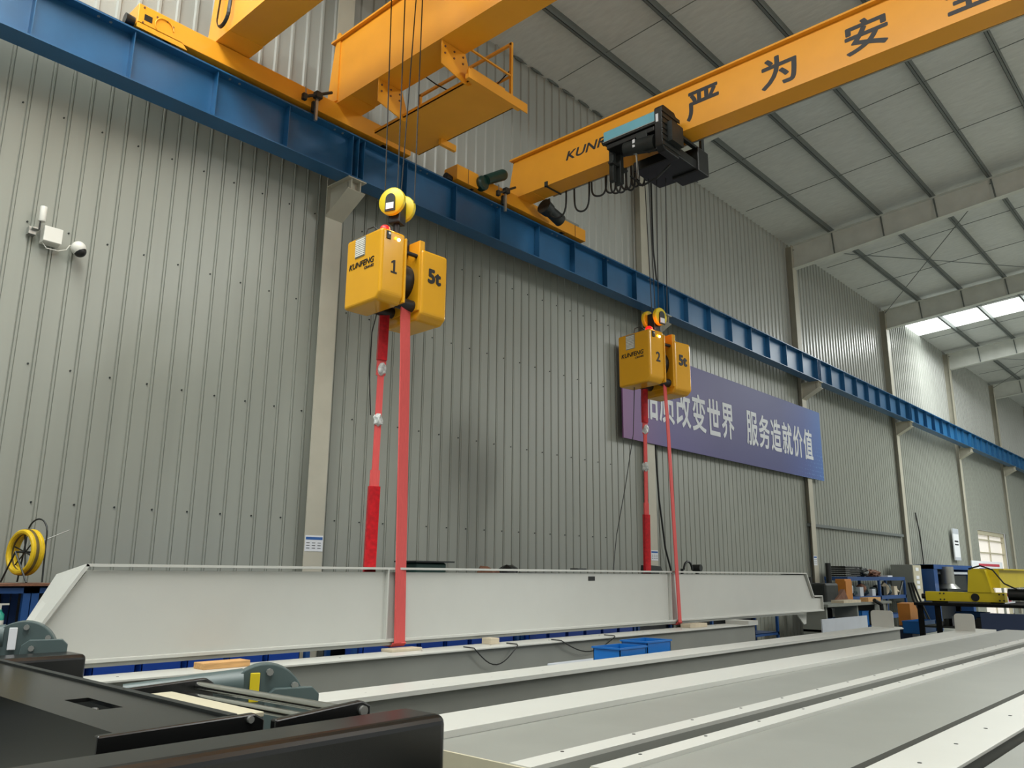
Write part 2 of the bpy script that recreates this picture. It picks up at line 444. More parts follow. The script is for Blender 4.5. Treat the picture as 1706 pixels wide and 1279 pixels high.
for x in [k * 1.55 + 1.1 for k in range(12)]:
    for dx in (0, .13): b.cyl((x + dx, 8.56, 7.562), (x + dx, 8.56, 7.553), .016, n=8)
b.build('flange_bolt', 'zinc', t, kind='stuff')
b = MB().box((XR0, 8.575, 7.582), (XR1, 8.685, 7.592)).box((XR0, 8.62, 7.592), (XR1, 8.64, 7.63)).box((XR0, 8.598, 7.63), (XR1, 8.662, 7.66))
tag(b.build('crane_rail', 'rail'), 'rusty brown crane rail on top of the blue runway beam', 'rail')

# ------------------------------------------------------------------ crane one: two box girders, near
t = thing('bridge_crane', 'yellow double girder crane at top left with hanging walkway', 'crane', (5.0, 8.63, 7.66))
tr = MB().box((3.03, 8.5, 7.675), (7.05, 8.76, 7.92)).build('end_truck', 'yellow', t, bevel=.006)
b = MB().prism([(3.03, 8.5, 7.62), (3.62, 8.5, 7.62), (3.55, 8.5, 7.69), (3.03, 8.5, 7.69)], (0, .012, 0)); b.build('wheel_guard', 'yellow', tr)
b = MB().tube([Vector(p) for p in arc((3.33, 8.49, 7.76), .105, 0, math.pi * 1.25, 16)], .007, 6); b.build('bearing_ring', 'yellow', tr)
MB().box((3.10, 8.496, 7.74), (3.19, 8.502, 7.815)).build('hand_hole', 'blackp', tr)
b = MB()
for p in ((3.09, 7.89), (3.24, 7.85), (3.36, 7.86), (3.09, 7.70), (3.43, 7.82)): b.cyl((p[0], 8.5, p[1]), (p[0], 8.49, p[1]), .011, n=8)
b.build('bolt', 'rust', tr)
MB().cyl((3.03, 8.6, 7.72), (2.93, 8.6, 7.72), .055, .062).build('buffer', 'blackp', tr, smooth=True)
MB().cyl((3.42, 8.63, 7.76), (3.42, 8.55, 7.76), .1).build('wheel', 'dark', tr, smooth=True)
dup(bpy.data.objects['wheel'], (3.2, 0, 0), parent=tr).location = (3.2, 0, 0)
def box_girder(x0, x1, z0, z1, yend, name='girder', par=None, over=.05, ynear=-13.0):
    b = MB().prism([(x0, yend + .14, z0 + .02), (x0, yend, z1), (x0, ynear, z1), (x0, ynear, z0), (x0, yend - .28, z0), (x0, yend - .16, z0 + .004), (x0, yend - .05, z0 + .012)], (x1 - x0, 0, 0))
    g = b.build(name, 'yellow', par)
    MB().box((x0 - over, ynear, z1 + .001), (x1 + over, yend + .04, z1 + .028)).build('top_flange', 'yellow', g)
    return g
g1 = box_girder(3.96, 4.40, 7.938, 8.90, 8.62, par=t)
MB().box((3.955, 8.2, 7.932), (4.405, 8.8, 7.938)).build('seat_plate', 'yellow', g1)
g2 = box_girder(5.72, 6.13, 7.922, 8.88, 8.62, par=t)
MB().box((5.715, 8.2, 7.916), (6.135, 8.8, 7.922)).build('seat_plate', 'yellow', g2)
MB().prism(arc((5.70, 8.53, 8.97), .045, 0, math.pi, 8, u=(0, 1, 0)) + [Vector((5.70, 8.485, 7.95)), Vector((5.70, 8.575, 7.95))], (.02, 0, 0)).build('end_stiffener', 'yellow', g2)
MB().tube([(3.94, 8.42, 8.9)] + arc((3.90, 8.28, 8.16), .14, 0, -math.pi, 12, u=(0, 1, 0), rv=.16) + [(3.94, 8.14, 8.9)], .022, 6, flat=.35).build('cable_loop', 'cable', t)
# hanging maintenance walkway
pl = MB().box((6.16, 6.32, 7.55), (6.97, 8.22, 7.56)).box((6.16, 6.32, 7.55), (6.175, 8.22, 7.60)).box((6.955, 6.32, 7.55), (6.97, 8.22, 7.62))
pl = pl.build('walkway', 'yellow', t)
MB().box((6.05, 6.28, 7.50), (7.0, 6.33, 7.56)).box((6.05, 6.27, 7.50), (7.12, 6.282, 7.63)).box((6.1, 6.28, 7.56), (6.7, 6.36, 7.66)).build('bearer', 'yellow', pl)
MB().box((6.85, 7.62, 7.46), (7.14, 7.67, 7.552)).build('bearer', 'yellow', pl)
for y in (7.62, 6.42):
    b = MB().prism([(5.74, y, 7.918), (6.13, y, 7.918), (6.26, y, 7.56), (6.18, y, 7.50), (5.74, y, 7.60)], (0, .012, 0))
    hb = b.build('hanger_plate', 'yellow', t)
    b = MB()
    for dx in (.05, .2, .35):
        for dz in (.05, .14): b.cyl((5.74 + dx, y, 7.90 - dz), (5.74 + dx, y - .01, 7.90 - dz), .013, n=8)
    b.build('bolt', 'rust', hb)
rl = MB()
for y in (6.4, 7.3, 8.2): rl.box((6.925, y - .018, 7.56), (6.96, y + .018, 8.5))
rl.box((6.925, 6.38, 8.47), (6.96, 8.22, 8.505)).box((6.93, 6.38, 8.0), (6.955, 8.22, 8.025)).box((6.2, 6.385, 8.0), (6.95, 6.41, 8.02))
rl.build('railing', 'yellow', t)
MB().tube([(6.94, 6.42, 8.1), (6.85, 6.7, 7.86), (6.8, 7.1, 7.9), (6.7, 7.6, 8.3), (6.6, 7.9, 8.6)], .009, 6).build('loose_cable', 'cable', t)
# travelling hoist trolley over the two girders (its ropes come down into the picture)
h = thing('hoist_trolley', 'dark hoist trolley resting on the two girders at top left', 'hoist', (5.05, 6.3, 8.93))
b = MB().box((4.1, 5.9, 8.96), (6.0, 6.0, 9.1)).box((4.1, 6.6, 8.96), (6.0, 6.7, 9.1)).box((4.15, 5.7, 8.93), (4.25, 6.9, 9.05)).box((5.85, 5.7, 8.93), (5.95, 6.9, 9.05)); b.build('frame', 'dark', h)
MB().cyl((4.4, 6.3, 9.28), (5.7, 6.3, 9.28), .18).build('rope_drum', 'dark', h, smooth=True)
MB().cyl((5.7, 6.3, 9.28), (6.05, 6.3, 9.28), .14).build('motor', 'teal', h, smooth=True)
def rail_sweeper(x, name, lab):
    t = thing(name, lab, 'limit switch', (x, 8.45, 7.6), 'limit switches on the end trucks')
    MB().box((x - .018, 8.42, 7.47), (x + .018, 8.455, 7.83)).build('post', 'zinc', t)
    MB().cyl((x - .22, 8.40, 7.70), (x + .2, 8.40, 7.96), .02, n=10).build('cross_arm', 'dark', t, smooth=True)
    MB().box((x - .05, 8.37, 7.78), (x + .05, 8.46, 7.87)).box((x - .24, 8.37, 7.66), (x - .18, 8.43, 7.75)).build('clamp', 'dark', t, bevel=.008)
    MB().tube([(x - .19, 8.4, 7.74), (x - .2, 8.4, 7.86)], .008, 6).build('lever', 'zinc', t)
    MB().box((x - .04, 8.455, 7.6), (x + .04, 8.5, 7.75)).build('bracket', 'dark', t)
rail_sweeper(5.36, 'limit_switch', 'grey limit switch post with slanted arm at the thick near girder')
rail_sweeper(9.04, 'limit_switch', 'grey limit switch post with slanted arm at the lettered girder end')

# ------------------------------------------------------------------ crane two: single girder with lettering
t = thing('bridge_crane', 'yellow single girder crane with black painted characters and branding', 'crane', (9.6, 8.63, 7.66))
tr = MB().box((8.02, 8.5, 7.675), (11.30, 8.76, 7.90)).box((7.98, 8.48, 7.665), (8.45, 8.78, 7.915)).build('end_truck', 'yellow', t, bevel=.006)
b = MB().box((8.22, 8.475, 7.66), (8.226, 8.48, 7.915)).box((10.98, 8.492, 7.675), (10.986, 8.5, 7.90)); b.build('seam', 'rust', tr)
MB().cyl((7.98, 8.62, 7.70), (7.86, 8.62, 7.70), .05, .065).build('buffer', 'blackp', tr, smooth=True)
MB().cyl((10.7, 8.55, 7.76), (10.7, 8.63, 7.76), .1).build('wheel', 'dark', tr, smooth=True)
MB().cyl((8.4, 8.55, 7.76), (8.4, 8.63, 7.76), .1).build('wheel', 'dark', tr, smooth=True)
mt = MB().lathe((8.52, 8.40, 7.78), [(.09, 0), (.12, .03), (.12, .12), (.09, .14)], axis='Y').build('gear_motor', 'green', t, smooth=True)
b = MB().cyl((8.56, 8.42, 7.84), (8.92, 8.40, 8.06), .085, .095, 16); b.sphere((8.92, 8.40, 8.06), .095); b.build('motor_barrel', 'green', mt, smooth=True)
g = box_girder(9.42, 9.77, 7.885, 8.56, 8.60, par=t, over=.07)
MB().box((9.41, 8.2, 7.879), (9.78, 8.8, 7.885)).build('seat_plate', 'yellow', g)
XF = 9.418
for ch, yc, wd in (('严', 4.99, .52), ('为', 3.86, .5), ('安', 2.73, .52), ('全', 1.60, .5)):
    lettering(ch, (XF, yc + wd / 2, 7.99), (0, -1, 0), (0, 0, 1), wd, .45, 'painted_character', 'ink', g, bold=.022)
lettering('KUNFENG', (XF, 7.46, 8.18), (0, -1, 0), (0, 0, 1), 1.35, .155, 'painted_logo', 'ink', g, bold=.018, shear=.25)
MB().box((9.40, 7.84, 7.86), (9.42, 7.90, 7.95)).box((9.40, 7.86, 7.86), (9.80, 7.88, 7.88)).build('cable_clip', 'dark', g)
# festoon
b = MB().box((9.86, -8, 7.93), (9.89, 8.1, 7.96)); b.build('festoon_track', 'zinc', t)
loops = [(8.20, 7.80, .42), (7.66, 7.32, .46), (7.30, 6.98, .30), (7.02, 6.80, .32), (6.92, 6.70, .36), (6.82, 6.60, .38), (6.72, 6.50, .36), (6.62, 6.44, .40), (6.52, 6.36, .37), (6.42, 6.26, .38), (6.30, 6.12, .34), (6.2, 5.98, .3)]
for ya, yb, dep in loops:
    yc = (ya + yb) / 2; r = abs(ya - yb) / 2; pts = []
    for i in range(17):
        k = math.pi * i / 16
        pts.append((9.87 + .02 * math.cos(k * 3), yc + r * math.cos(k), 7.93 - dep * math.sin(k) ** .7))
    MB().tube(pts, .016, 8, flat=1.0).build('festoon_loop', 'cable', t, smooth=True)
b = MB().cyl((9.95, 8.25, 7.74), (10.25, 8.25, 7.66), .1, .11, 14).cyl((9.80, 8.25, 7.78), (9.95, 8.25, 7.74), .14, .12, 14); b.build('travel_motor', 'dark', t, smooth=True)
MB().box((10.6, 8.8, 8.02), (11.5, 8.9, 8.16)).build('cable_duct', 'grey', t)

# ------------------------------------------------------------------ hoist hanging on crane two
h = thing('wire_rope_hoist', 'black wire rope hoist with teal cover clamped on the lettered girder', 'hoist', (9.2, 5.8, 7.5))
cv = MB().prism([(8.92, 6.36, 7.88), (8.92, 6.36, 8.04), (9.02, 6.36, 8.10), (9.30, 6.36, 8.10), (9.30, 6.36, 7.88)], (0, -.90, 0)).build('cover', 'teal', h, bevel=.012)
MB().box((8.91, 5.46, 7.835), (9.32, 6.36, 7.875)).box((8.94, 5.5, 7.76), (9.30, 6.32, 7.835)).build('drum_housing', 'blackp', h, bevel=.01)
MB().box((8.90, 5.46, 7.868), (8.912, 6.36, 7.878)).build('trim_strip', 'zinc', cv)
ge = MB().prism([(8.88, 5.46, 7.46), (8.88, 5.46, 8.05), (8.93, 5.46, 8.09), (9.22, 5.46, 8.09), (9.30, 5.46, 8.0), (9.34, 5.46, 7.6), (9.30, 5.46, 7.40), (8.95, 5.46, 7.40)], (0, -.13, 0)).build('gearbox', 'blackp', h, bevel=.015)
b = MB()
for k in range(7): b.box((8.87, 5.335, 7.46 + k * .085), (9.34, 5.32, 7.51 + k * .085))
b.box((9.0, 5.25, 7.55), (9.3, 5.33, 7.85)); b.build('motor_fins', 'dark', ge)
MB().box((8.872, 5.39, 7.83), (8.88, 5.43, 7.95)).build('rating_plate', 'paper', ge)
mo = MB().cyl((9.0, 6.02, 7.68), (9.0, 5.5, 7.60), .10, .12, 16).build('travel_motor', 'dark', h, smooth=True)
MB().box((8.93, 5.62, 7.70), (9.07, 5.80, 7.80)).build('terminal_box', 'dark', mo, bevel=.01)
MB().box((8.895, 5.80, 7.60), (8.90, 5.84, 7.72)).build('rating_plate', 'paper', mo)
b = MB().box((9.05, 6.28, 7.30), (9.12, 6.36, 7.86)).box((9.18, 6.24, 7.30), (9.26, 6.36, 7.86)).box((9.0, 6.26, 7.56), (9.40, 6.34, 7.60)); b.build('trolley_leg', 'dark', h, bevel=.008)
MB().cyl((9.0, 6.42, 7.93), (9.0, 6.34, 7.93), .05).build('cover_knob', 'blackp', h, smooth=True)
cb = MB().box((9.27, 5.34, 7.45), (9.98, 6.08, 7.60)).box((9.80, 5.30, 7.42), (10.1, 5.75, 7.80)).build('rope_frame', 'blackp', h, bevel=.012)
MB().box((10.02, 5.36, 7.62), (10.10, 5.40, 8.2)).box((9.3, 5.34, 7.80), (10.1, 5.40, 7.84)).build('cross_tie', 'dark', cb)
b = MB().tube([(9.0, 5.9, 7.58), (9.0, 5.84, 7.54)], .02, 8); b.build('rope_anchor', 'zinc', h)
for dx in (0, .02): MB().tube([(9.0 + dx, 5.85, 7.55), (9.0 + dx * 2, 5.84, 7.16)], .006, 6).build('anchor_wire', 'zinc', h)
MB().tube([(9.0, 5.86, 7.62), (8.95, 5.6, 7.46), (8.9, 5.45, 7.44), (8.92, 5.35, 7.55)], .013, 6).build('motor_cable', 'cable', h)
MB().tube([(9.3, 6.15, 7.42), (9.3, 5.95, 7.20), (9.3, 5.7, 7.24), (9.35, 5.5, 7.40)], .016, 6).build('slack_cable', 'cable', h)

# ------------------------------------------------------------------ hook blocks
def hook_block(c, rz, lab, ropes_to, wheelr=.15, wy=.22, group='hook blocks under the cranes'):
    x, y, z = c
    t = thing('hook_block', lab, 'hook block', c, group)
    for k, s in enumerate((-1, 1)):
        b = MB().lathe((x + s * .105, y, z), [(wheelr * .9, -.032), (wheelr, -.02), (wheelr, .02), (wheelr * .9, .032)], 28, 'X').turn(c, rz)
        sh = b.build('sheave_cover', 'yellow3', t, smooth=True)
        b = MB().prism(arc((x + s * .140, y, z + .02), .055, 0, math.pi, 10, u=(0, 1, 0)) + [Vector((x + s * .140, y - .06, z - .12)), Vector((x + s * .140, y + .06, z - .12))], (s * .012, 0, 0)).turn(c, rz)
        pl = b.build('side_plate', 'dark', sh)
        if s < 0:
            MB().box((x + s * .157, y - .045, z - .10), (x + s * .152, y + .045, z - .03)).turn(c, rz).build('rating_plate', 'paper', sh)
    MB().box((x - .07, y - .07, z - .22), (x + .07, y + .07, z + .06)).turn(c, rz).build('yoke', 'blackp', t, bevel=.015)
    MB().cyl((x, y, z - .22), (x, y, z - .40), .035, .03).build('shank', 'blackp', t, smooth=True)
    for p, q in ropes_to:
        MB().tube([p, q], .007, 6).build('wire_rope', 'cable', t)
    return t
hook_block((5.04, 6.26, 5.46), .34, 'large hook block with two round yellow covers above machine number 1',
           [((4.98, 6.40, 5.5), (4.98, 6.47, 8.95)), ((5.0, 6.22, 5.55), (5.0, 6.24, 8.95)), ((5.06, 6.24, 5.5), (5.06, 6.06, 8.95)), ((5.10, 6.06, 5.45), (5.10, 6.05, 8.95))])
hook_block((9.62, 6.03, 5.27), 1.45, 'smaller hook block with yellow cover above machine number 2',
           [((9.58, 5.98, 5.3), (9.55, 6.0, 7.42)), ((9.66, 5.98, 5.3), (9.64, 5.92, 7.42)), ((9.70, 5.86, 5.3), (9.70, 5.80, 7.42)), ((9.62, 6.06, 5.3), (9.60, 6.1, 7.42))], wheelr=.13)

# ------------------------------------------------------------------ belt turning machines
def turner(c, num, lab, rz, big):
    """c = centre of the gap between the two housings, at the housing top"""
    x, y, z = c
    t = thing('belt_turning_machine', lab, 'lifting machine', (x, y, z - .85), 'yellow belt turning machines')
    zt, zb = z, z - .765
    x0, x1 = x - .41, x - .11
    def T(mb): return mb.turn(c, rz)
    def hx(b): return b
    def v(p):
        q = Matrix.Rotation(rz, 3, 'Z') @ (Vector(p) - Vector(c)) + Vector(c); return q
    R3 = Matrix.Rotation(rz, 3, 'Z'); ex = R3 @ Vector((1, 0, 0)); ey = R3 @ Vector((0, 1, 0))
    yf, yb = y - .27, y + .33
    hb = T(MB().prism([(x0, yf, zb + .07), (x0, yf, zt - .02), (x0, yb, zt - .02), (x0, yb, zb), (x0, yf + .06, zb)], (x1 - x0, 0, 0))).build('front_housing', 'yellow2', t, bevel=.03, seg=3)
    T(MB().box((x1 - .012, yf - .012, zb + .02), (x1 + .012, yb, zt - .06))).build('housing_flange', 'yellow2', hb, bevel=.008)
    b = MB()
    for k in range(9): b.box((x0 - .012, yf + .28, zt - .24 + k * .021), (x0 + .004, yf + .43, zt - .227 + k * .021))
    vn = T(b).build('vent_grille', 'plastic', hb)
    T(MB().box((x0 - .003, yf + .27, zt - .25), (x0 + .002, yf + .44, zt - .04))).build('vent_frame', 'grey', vn)
    sw = T(MB().box((x0 + .055, yf - .012, zt - .13), (x0 + .105, yf + .01, zt - .045))).build('rocker_switch', 'blackp', hb, bevel=.004)
    T(MB().cyl((x0 + .08, yf - .02, zt - .075), (x0 + .08, yf - .005, zt - .075), .014, n=12)).build('knob', 'zinc', sw, smooth=True)
    T(MB().cyl((x0 + .165, yf - .012, zt - .10), (x0 + .165, yf + .01, zt - .10), .014, n=12)).build('amber_lamp', 'amber', hb)
    T(MB().cyl((x0 + .205, yf - .012, zt - .105), (x0 + .205, yf + .01, zt - .105), .017, n=12)).build('white_lamp', 'led', hb)
    bc = T(MB().lathe((x0 + .10, yf + .09, zt - .02), [(.05, 0), (.052, .02), (.046, .045), (.028, .062), (.008, .068)], 18)).build('beacon', 'siren', t, smooth=True, label='glowing red warning beacon')
    l = bpy.data.lights.new('beacon_lamp', 'POINT'); l.energy = 1.6; l.color = (1, .16, .05); l.shadow_soft_size = .03
    lo = bpy.data.objects.new('beacon_lamp', l); COL.objects.link(lo); lo.location = v((x0 + .19, yf + .07, zt + .05))
    T(MB().tube([(x0 + .02, yf + .3, zt - .02), (x0 + .04, yf + .3, zt + .05), (x0 + .06, yf + .22, zt + .06), (x0 + .09, yf + .16, zt)], .006, 6)).build('cable', 'cable', t)
    # second housing
    x2, x3 = x + .11, x + .46
    h2 = T(MB().prism([(x2, yf + .0, zb - .03), (x2, yf, zt - .10), (x2, yb, zt - .10), (x2, yb, zb - .09), (x2, yf + .08, zb - .09)], (x3 - x2, 0, 0))).build('rear_housing', 'yellow2', t, bevel=.03, seg=3)
    T(MB().box((x2 - .02, yf + .02, zb), (x2 + .05, yb, zt - .005))).build('mounting_plate', 'yellow2', h2, bevel=.008)
    # yoke plate, drum and rollers in the gap
    T(MB().box((x - .09, y - .08, zt - .12), (x + .09, y + .10, zt + .03))).build('lifting_lug', 'blackp', t, bevel=.01)
    T(MB().cyl((x - .12, y + .02, zt - .42), (x + .12, y + .02, zt - .42), .20, n=28)).build('belt_drum', 'blackp', t, smooth=True)
    for yy in (y - .15, y + .18):
        T(MB().cyl((x - .12, yy, zb + .06), (x + .13, yy, zb + .06), .06, n=18)).build('guide_roller', 'blackp', t, smooth=True)
    T(MB().cyl((x - .11, y - .2, zt - .17), (x + .12, y - .2, zt - .17), .022, n=12)).build('tie_bar', 'blackp', t, smooth=True)
    # lettering
    e = .0035
    lettering('KUNFENG', v((x0 - e, yf + .53, zt - .36)), -ey, (0, 0, 1), .42, .062, 'logo', 'inkb', hb, bold=.012, shear=.2)
    lettering('CRANES', v((x0 - e, yf + .27, zt - .405)), -ey, (0, 0, 1), .16, .028, 'logo_line', 'ink', hb, bold=.005, shear=.2)
    if num == '1':
        o_ = Vector((x0 + .125, yf - e, zt - .47))
        MB().prism([v(o_ + Vector((a * .075, 0, c_ * .14))) for a, c_ in ((0, 0), (1, 0), (1, .13), (.68, .13), (.68, 1), (.42, 1), (.05, .84), (.05, .70), (.38, .80), (.38, .13), (0, .13))], ey * .003).build('number', 'inkb', hb)
    else:
        lettering(num, v((x0 + .125, yf - e, zt - .47)), ex, (0, 0, 1), .085, .14, 'number', 'inkb', hb, bold=.02)
    lettering('5t', v((x2 + .08, yf - e, zt - .45)), ex, (0, 0, 1), .18, .16, 'capacity_mark', 'inkb', h2, bold=.045)
    return t
turner((5.08, 6.27, 5.05), '1', 'yellow hanging machine marked 1 and 5t, nearer of the two', -.03, 1)
turner((9.66, 6.06, 5.02), '2', 'yellow hanging machine marked 2, in front of the purple banner', -.16, 0)

# ------------------------------------------------------------------ slings round the lifted girder
def sling(xt, yt, xb, zt, lab, yfront, yback, wid):
    t = thing('lifting_sling', lab, 'sling', (xb, (yfront + yback) / 2, 1.05), 'red slings carrying the white girder')
    zb = 1.045
    wv = (.55, -.83, 0)
    fr = [(xt, yt - .16, zt), (xt, yt - .16, zt - .1)] + [(xt + (xb - xt) * k / 8, (yt - .17) + (yfront - yt + .17) * k / 8, (zt - .1) + (zb + .02 - zt + .1) * k / 8) for k in range(1, 9)]
    MB().strip(fr, (1, .25, 0), wid, .012).build('front_strand', 'red', t)
    un = [(xb, yfront, zb + .02), (xb, yfront + .03, zb - .008), (xb, yback - .03, zb - .008), (xb, yback, zb + .02)]
    MB().strip(un, (1, 0, 0), wid, .012).build('under_strand', 'red', t)
    bk = [(xt + (xb - xt) * k / 20, yt + .18 + (yback - yt - .18) * k / 20, zt + (zb + .02 - zt) * k / 20) for k in range(21)]
    b = MB()
    for i in range(20):
        u = i / 20
        wl_ = wid * (.42 if .18 < u < .5 else .62)
        b.strip([bk[i], bk[i + 1]], (1, -.4, 0), wl_, .02)
    b.build('back_strand', 'red', t)
    s1 = bk[0:4]; s2 = bk[11:18]
    MB().strip(s1, (1, -.4, 0), wid * .66, .05).build('wrapped_sleeve', 'redw', t)
    MB().strip(s2, (1, -.4, 0), wid * .74, .05).build('wrapped_sleeve', 'redw', t)
    for i, k in ((6.9, 0), (3.6, 1)):
        j = int(i); p = Vector(bk[j]).lerp(Vector(bk[j + 1]), i - j)
        MB().blob(p, (.05, .05, .07), 5 + k).build('shackle', 'clear', t)
    return t
sling(5.08, 6.27, 5.06, 4.30, 'red belt sling hanging from machine number 1 around the girder', 5.985, 6.49, .155)
sling(9.64, 6.06, 9.95, 4.27, 'red belt sling hanging from machine number 2 around the girder', 5.985, 6.49, .125)

# ------------------------------------------------------------------ the lifted white girder
t = thing('white_girder', 'long white girder with slanted ends hanging in two red slings', 'girder', (8, 6.24, 1.07))
YA, YB = 6.0, 6.47
poly = lambda y: [(1.98, y, 1.10), (1.98, y, 1.30), (2.0, y, 1.32), (2.27, y, 1.72), (14.24, y, 1.73), (14.50, y, 1.34), (14.82, y, 1.32), (14.86, y, 1.10)]
MB().prism([(1.84, 6.045, 1.10), (1.84, 6.045, 1.27), (2.02, 6.045, 1.29), (2.29, 6.045, 1.69), (14.22, 6.045, 1.70), (14.48, 6.045, 1.31), (14.86, 6.045, 1.29), (14.86, 6.045, 1.10)], (0, .36, 0)).build('web', 'white', t)
MB().prism([(2.262, YA, 1.715), (14.25, YA, 1.715), (14.25, YB, 1.715), (2.78, YB, 1.715), (2.40, YA + .12, 1.715)], (0, 0, .02)).build('top_flange', 'white', t)
MB().box((1.82, YA, 1.075), (14.9, YB, 1.10)).build('bottom_flange', 'white', t, bevel=.003)
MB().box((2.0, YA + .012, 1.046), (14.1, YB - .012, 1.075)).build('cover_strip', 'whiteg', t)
b = MB().prism([(2.265, YA, 1.735), (2.005, YA, 1.32), (2.07, YB, 1.32), (2.24, YB, 1.66)], (.02, 0, -.012)); b.build('end_flange', 'white', t)
b = MB().prism([(14.25, YA, 1.735), (14.51, YA, 1.33), (14.49, YA, 1.31), (14.23, YA, 1.715)], (0, YB - YA, 0)); b.build('end_flange', 'white', t)
b = MB().box((1.80, YA, 1.30), (2.03, YB, 1.318)).box((1.80, YA, 1.10), (1.815, YB, 1.30)); b.build('end_seat', 'white', t)
b = MB().box((14.48, YA, 1.325), (14.87, YB, 1.345)).box((14.86, YA, 1.09), (14.875, YB, 1.345)); b.build('end_seat', 'white', t)
MB().prism([(14.12, 6.2, 1.075), (14.6, 6.2, 1.075), (14.55, 6.2, .86), (14.46, 6.2, .85)], (0, .02, 0)).build('end_lug', 'white', t)
MB().prism([(8.0, 6.044, 1.61), (8.13, 6.044, 1.61), (8.13, 6.044, 1.66), (8.0, 6.044, 1.66)], (0, -.003, 0)).build('cable_hole', 'blackp', t)
for x in (4.93, 9.80):
    MB().box((x - .02, 6.0, 1.10), (x - .008, 6.045, 1.715)).build('stiffener', 'white', t)

# ------------------------------------------------------------------ girders stacked in front
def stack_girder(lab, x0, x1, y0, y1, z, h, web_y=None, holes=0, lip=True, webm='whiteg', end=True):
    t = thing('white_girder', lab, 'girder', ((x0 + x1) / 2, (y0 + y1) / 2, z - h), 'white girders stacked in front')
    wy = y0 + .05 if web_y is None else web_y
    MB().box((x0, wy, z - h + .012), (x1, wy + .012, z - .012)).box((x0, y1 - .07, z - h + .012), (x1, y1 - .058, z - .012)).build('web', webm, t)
    MB().box((x0, y0, z - .014), (x1, y1, z)).build('top_flange', 'white', t, bevel=.002)
    MB().box((x0, y0, z - h), (x1, y1, z - h + .014)).build('bottom_flange', 'white', t)
    if end:
        MB().box((x1 - .012, wy, z - h + .014), (x1, y1 - .06, z - .014)).build('end_plate', 'white', t)
        MB().box((x0, wy, z - h + .014), (x0 + .012, y1 - .06, z - .014)).build('end_plate', 'white', t)
    if holes:
        b = MB(); x = x0 + .35
        while x < x1 - .2:
            b.cyl((x, (y0 + y1) / 2, z), (x, (y0 + y1) / 2, z + .0015), .009, n=8); x += holes
        b.build('bolt_hole', 'dark', t, kind='stuff')
    return t
# under the lifted one
s1 = stack_girder('long grey-white girder lying directly under the hanging girder', 2.12, 11.5, 5.62, 5.98, 1.0, .55, holes=.9)
MB().box((11.2, 5.62, 1.0), (11.5, 5.98, 1.05)).build('end_seat', 'white', s1)
s2 = stack_girder('narrow white girder with bolt holes, second row behind the black frame', 2.35, 12.5, 3.93, 4.34, 0.985, .6, holes=.55)
MB().box((2.35, 3.93, .985), (12.45, 4.06, 1.0)).build('rail_strip', 'white', s2)
def end_tab(x, ya, yb, z0, z1, par):
    r = .045; pts = [(x, ya, z0), (x, yb, z0)]
    for (cy, a0) in ((yb - r, 0), (ya + r, math.pi / 2)):
        pts += [(x, cy + r * math.cos(a0 + k * math.pi / 8), z1 - r + r * math.sin(a0 + k * math.pi / 8)) for k in range(5)]
    MB().prism(pts, (.012, 0, 0)).build('end_tab', 'white', par)
end_tab(12.2, 3.96, 4.26, 1.0, 1.225, s2)
s3 = stack_girder('white girder with the widest bright top, middle row, upright end tab', 2.55, 12.88, 2.86, 3.21, 1.0, .6)
end_tab(12.2, 2.95, 3.19, 1.0, 1.22, s3)
MB().box((2.55, 2.86, .968), (12.88, 2.872, .988)).build('flange_lip', 'white', s3)
MB().box((6.8, 2.85, .88), (12.3, 2.88, .905)).box((6.8, 2.85, .93), (12.3, 2.87, .945)).build('edge_rail', 'zinc', s3)
# girders lying on their sides: wide grey panel with a bolted strip along one edge
def side_girder(lab, x0, x1, ya, yb, strip0, strip1, z):
    t = thing('white_girder', lab, 'girder', ((x0 + x1) / 2, (ya + yb) / 2, z - .5), 'white girders stacked in front')
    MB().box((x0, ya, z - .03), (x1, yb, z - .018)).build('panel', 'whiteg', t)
    MB().box((x0, strip0, z - .018), (x1, strip1, z)).build('bolted_strip', 'white', t)
    b = MB(); x = x0 + .3
    while x < x1 - .2:
        b.cyl((x, strip1 - .02, z), (x, strip1 - .02, z + .0015), .008, n=8); x += .52
    b.build('bolt_hole', 'dark', t, kind='stuff')
    MB().box((x0 - .012, ya, z - .075), (x0, yb, z - .005)).build('end_plate', 'beige', t)
    MB().box((x0 + .02, yb - .015, z - .5), (x1, yb, z - .03)).box((x0 + .02, ya, z - .5), (x1, ya + .012, z - .03)).build('side_plate', 'whiteg', t)
    return t
side_girder('grey-white panel girder in front of the wide bright girder, holes along its edge', 2.5, 13.6, 2.17, 2.90, 2.17, 2.28, .985)
side_girder('grey-white panel girder nearest but one, holes along its rear edge', 2.62, 13.9, 1.30, 1.98, 1.88, 1.98, 1.0)
t = stack_girder('nearest white girder at the bottom right corner', 2.7, 13.5, .98, 1.23, 1.0, .5, holes=.5)
side_girder('light panel girder cut off by the bottom right corner', 2.8, 13.0, .1, .94, .1, .2, .99)
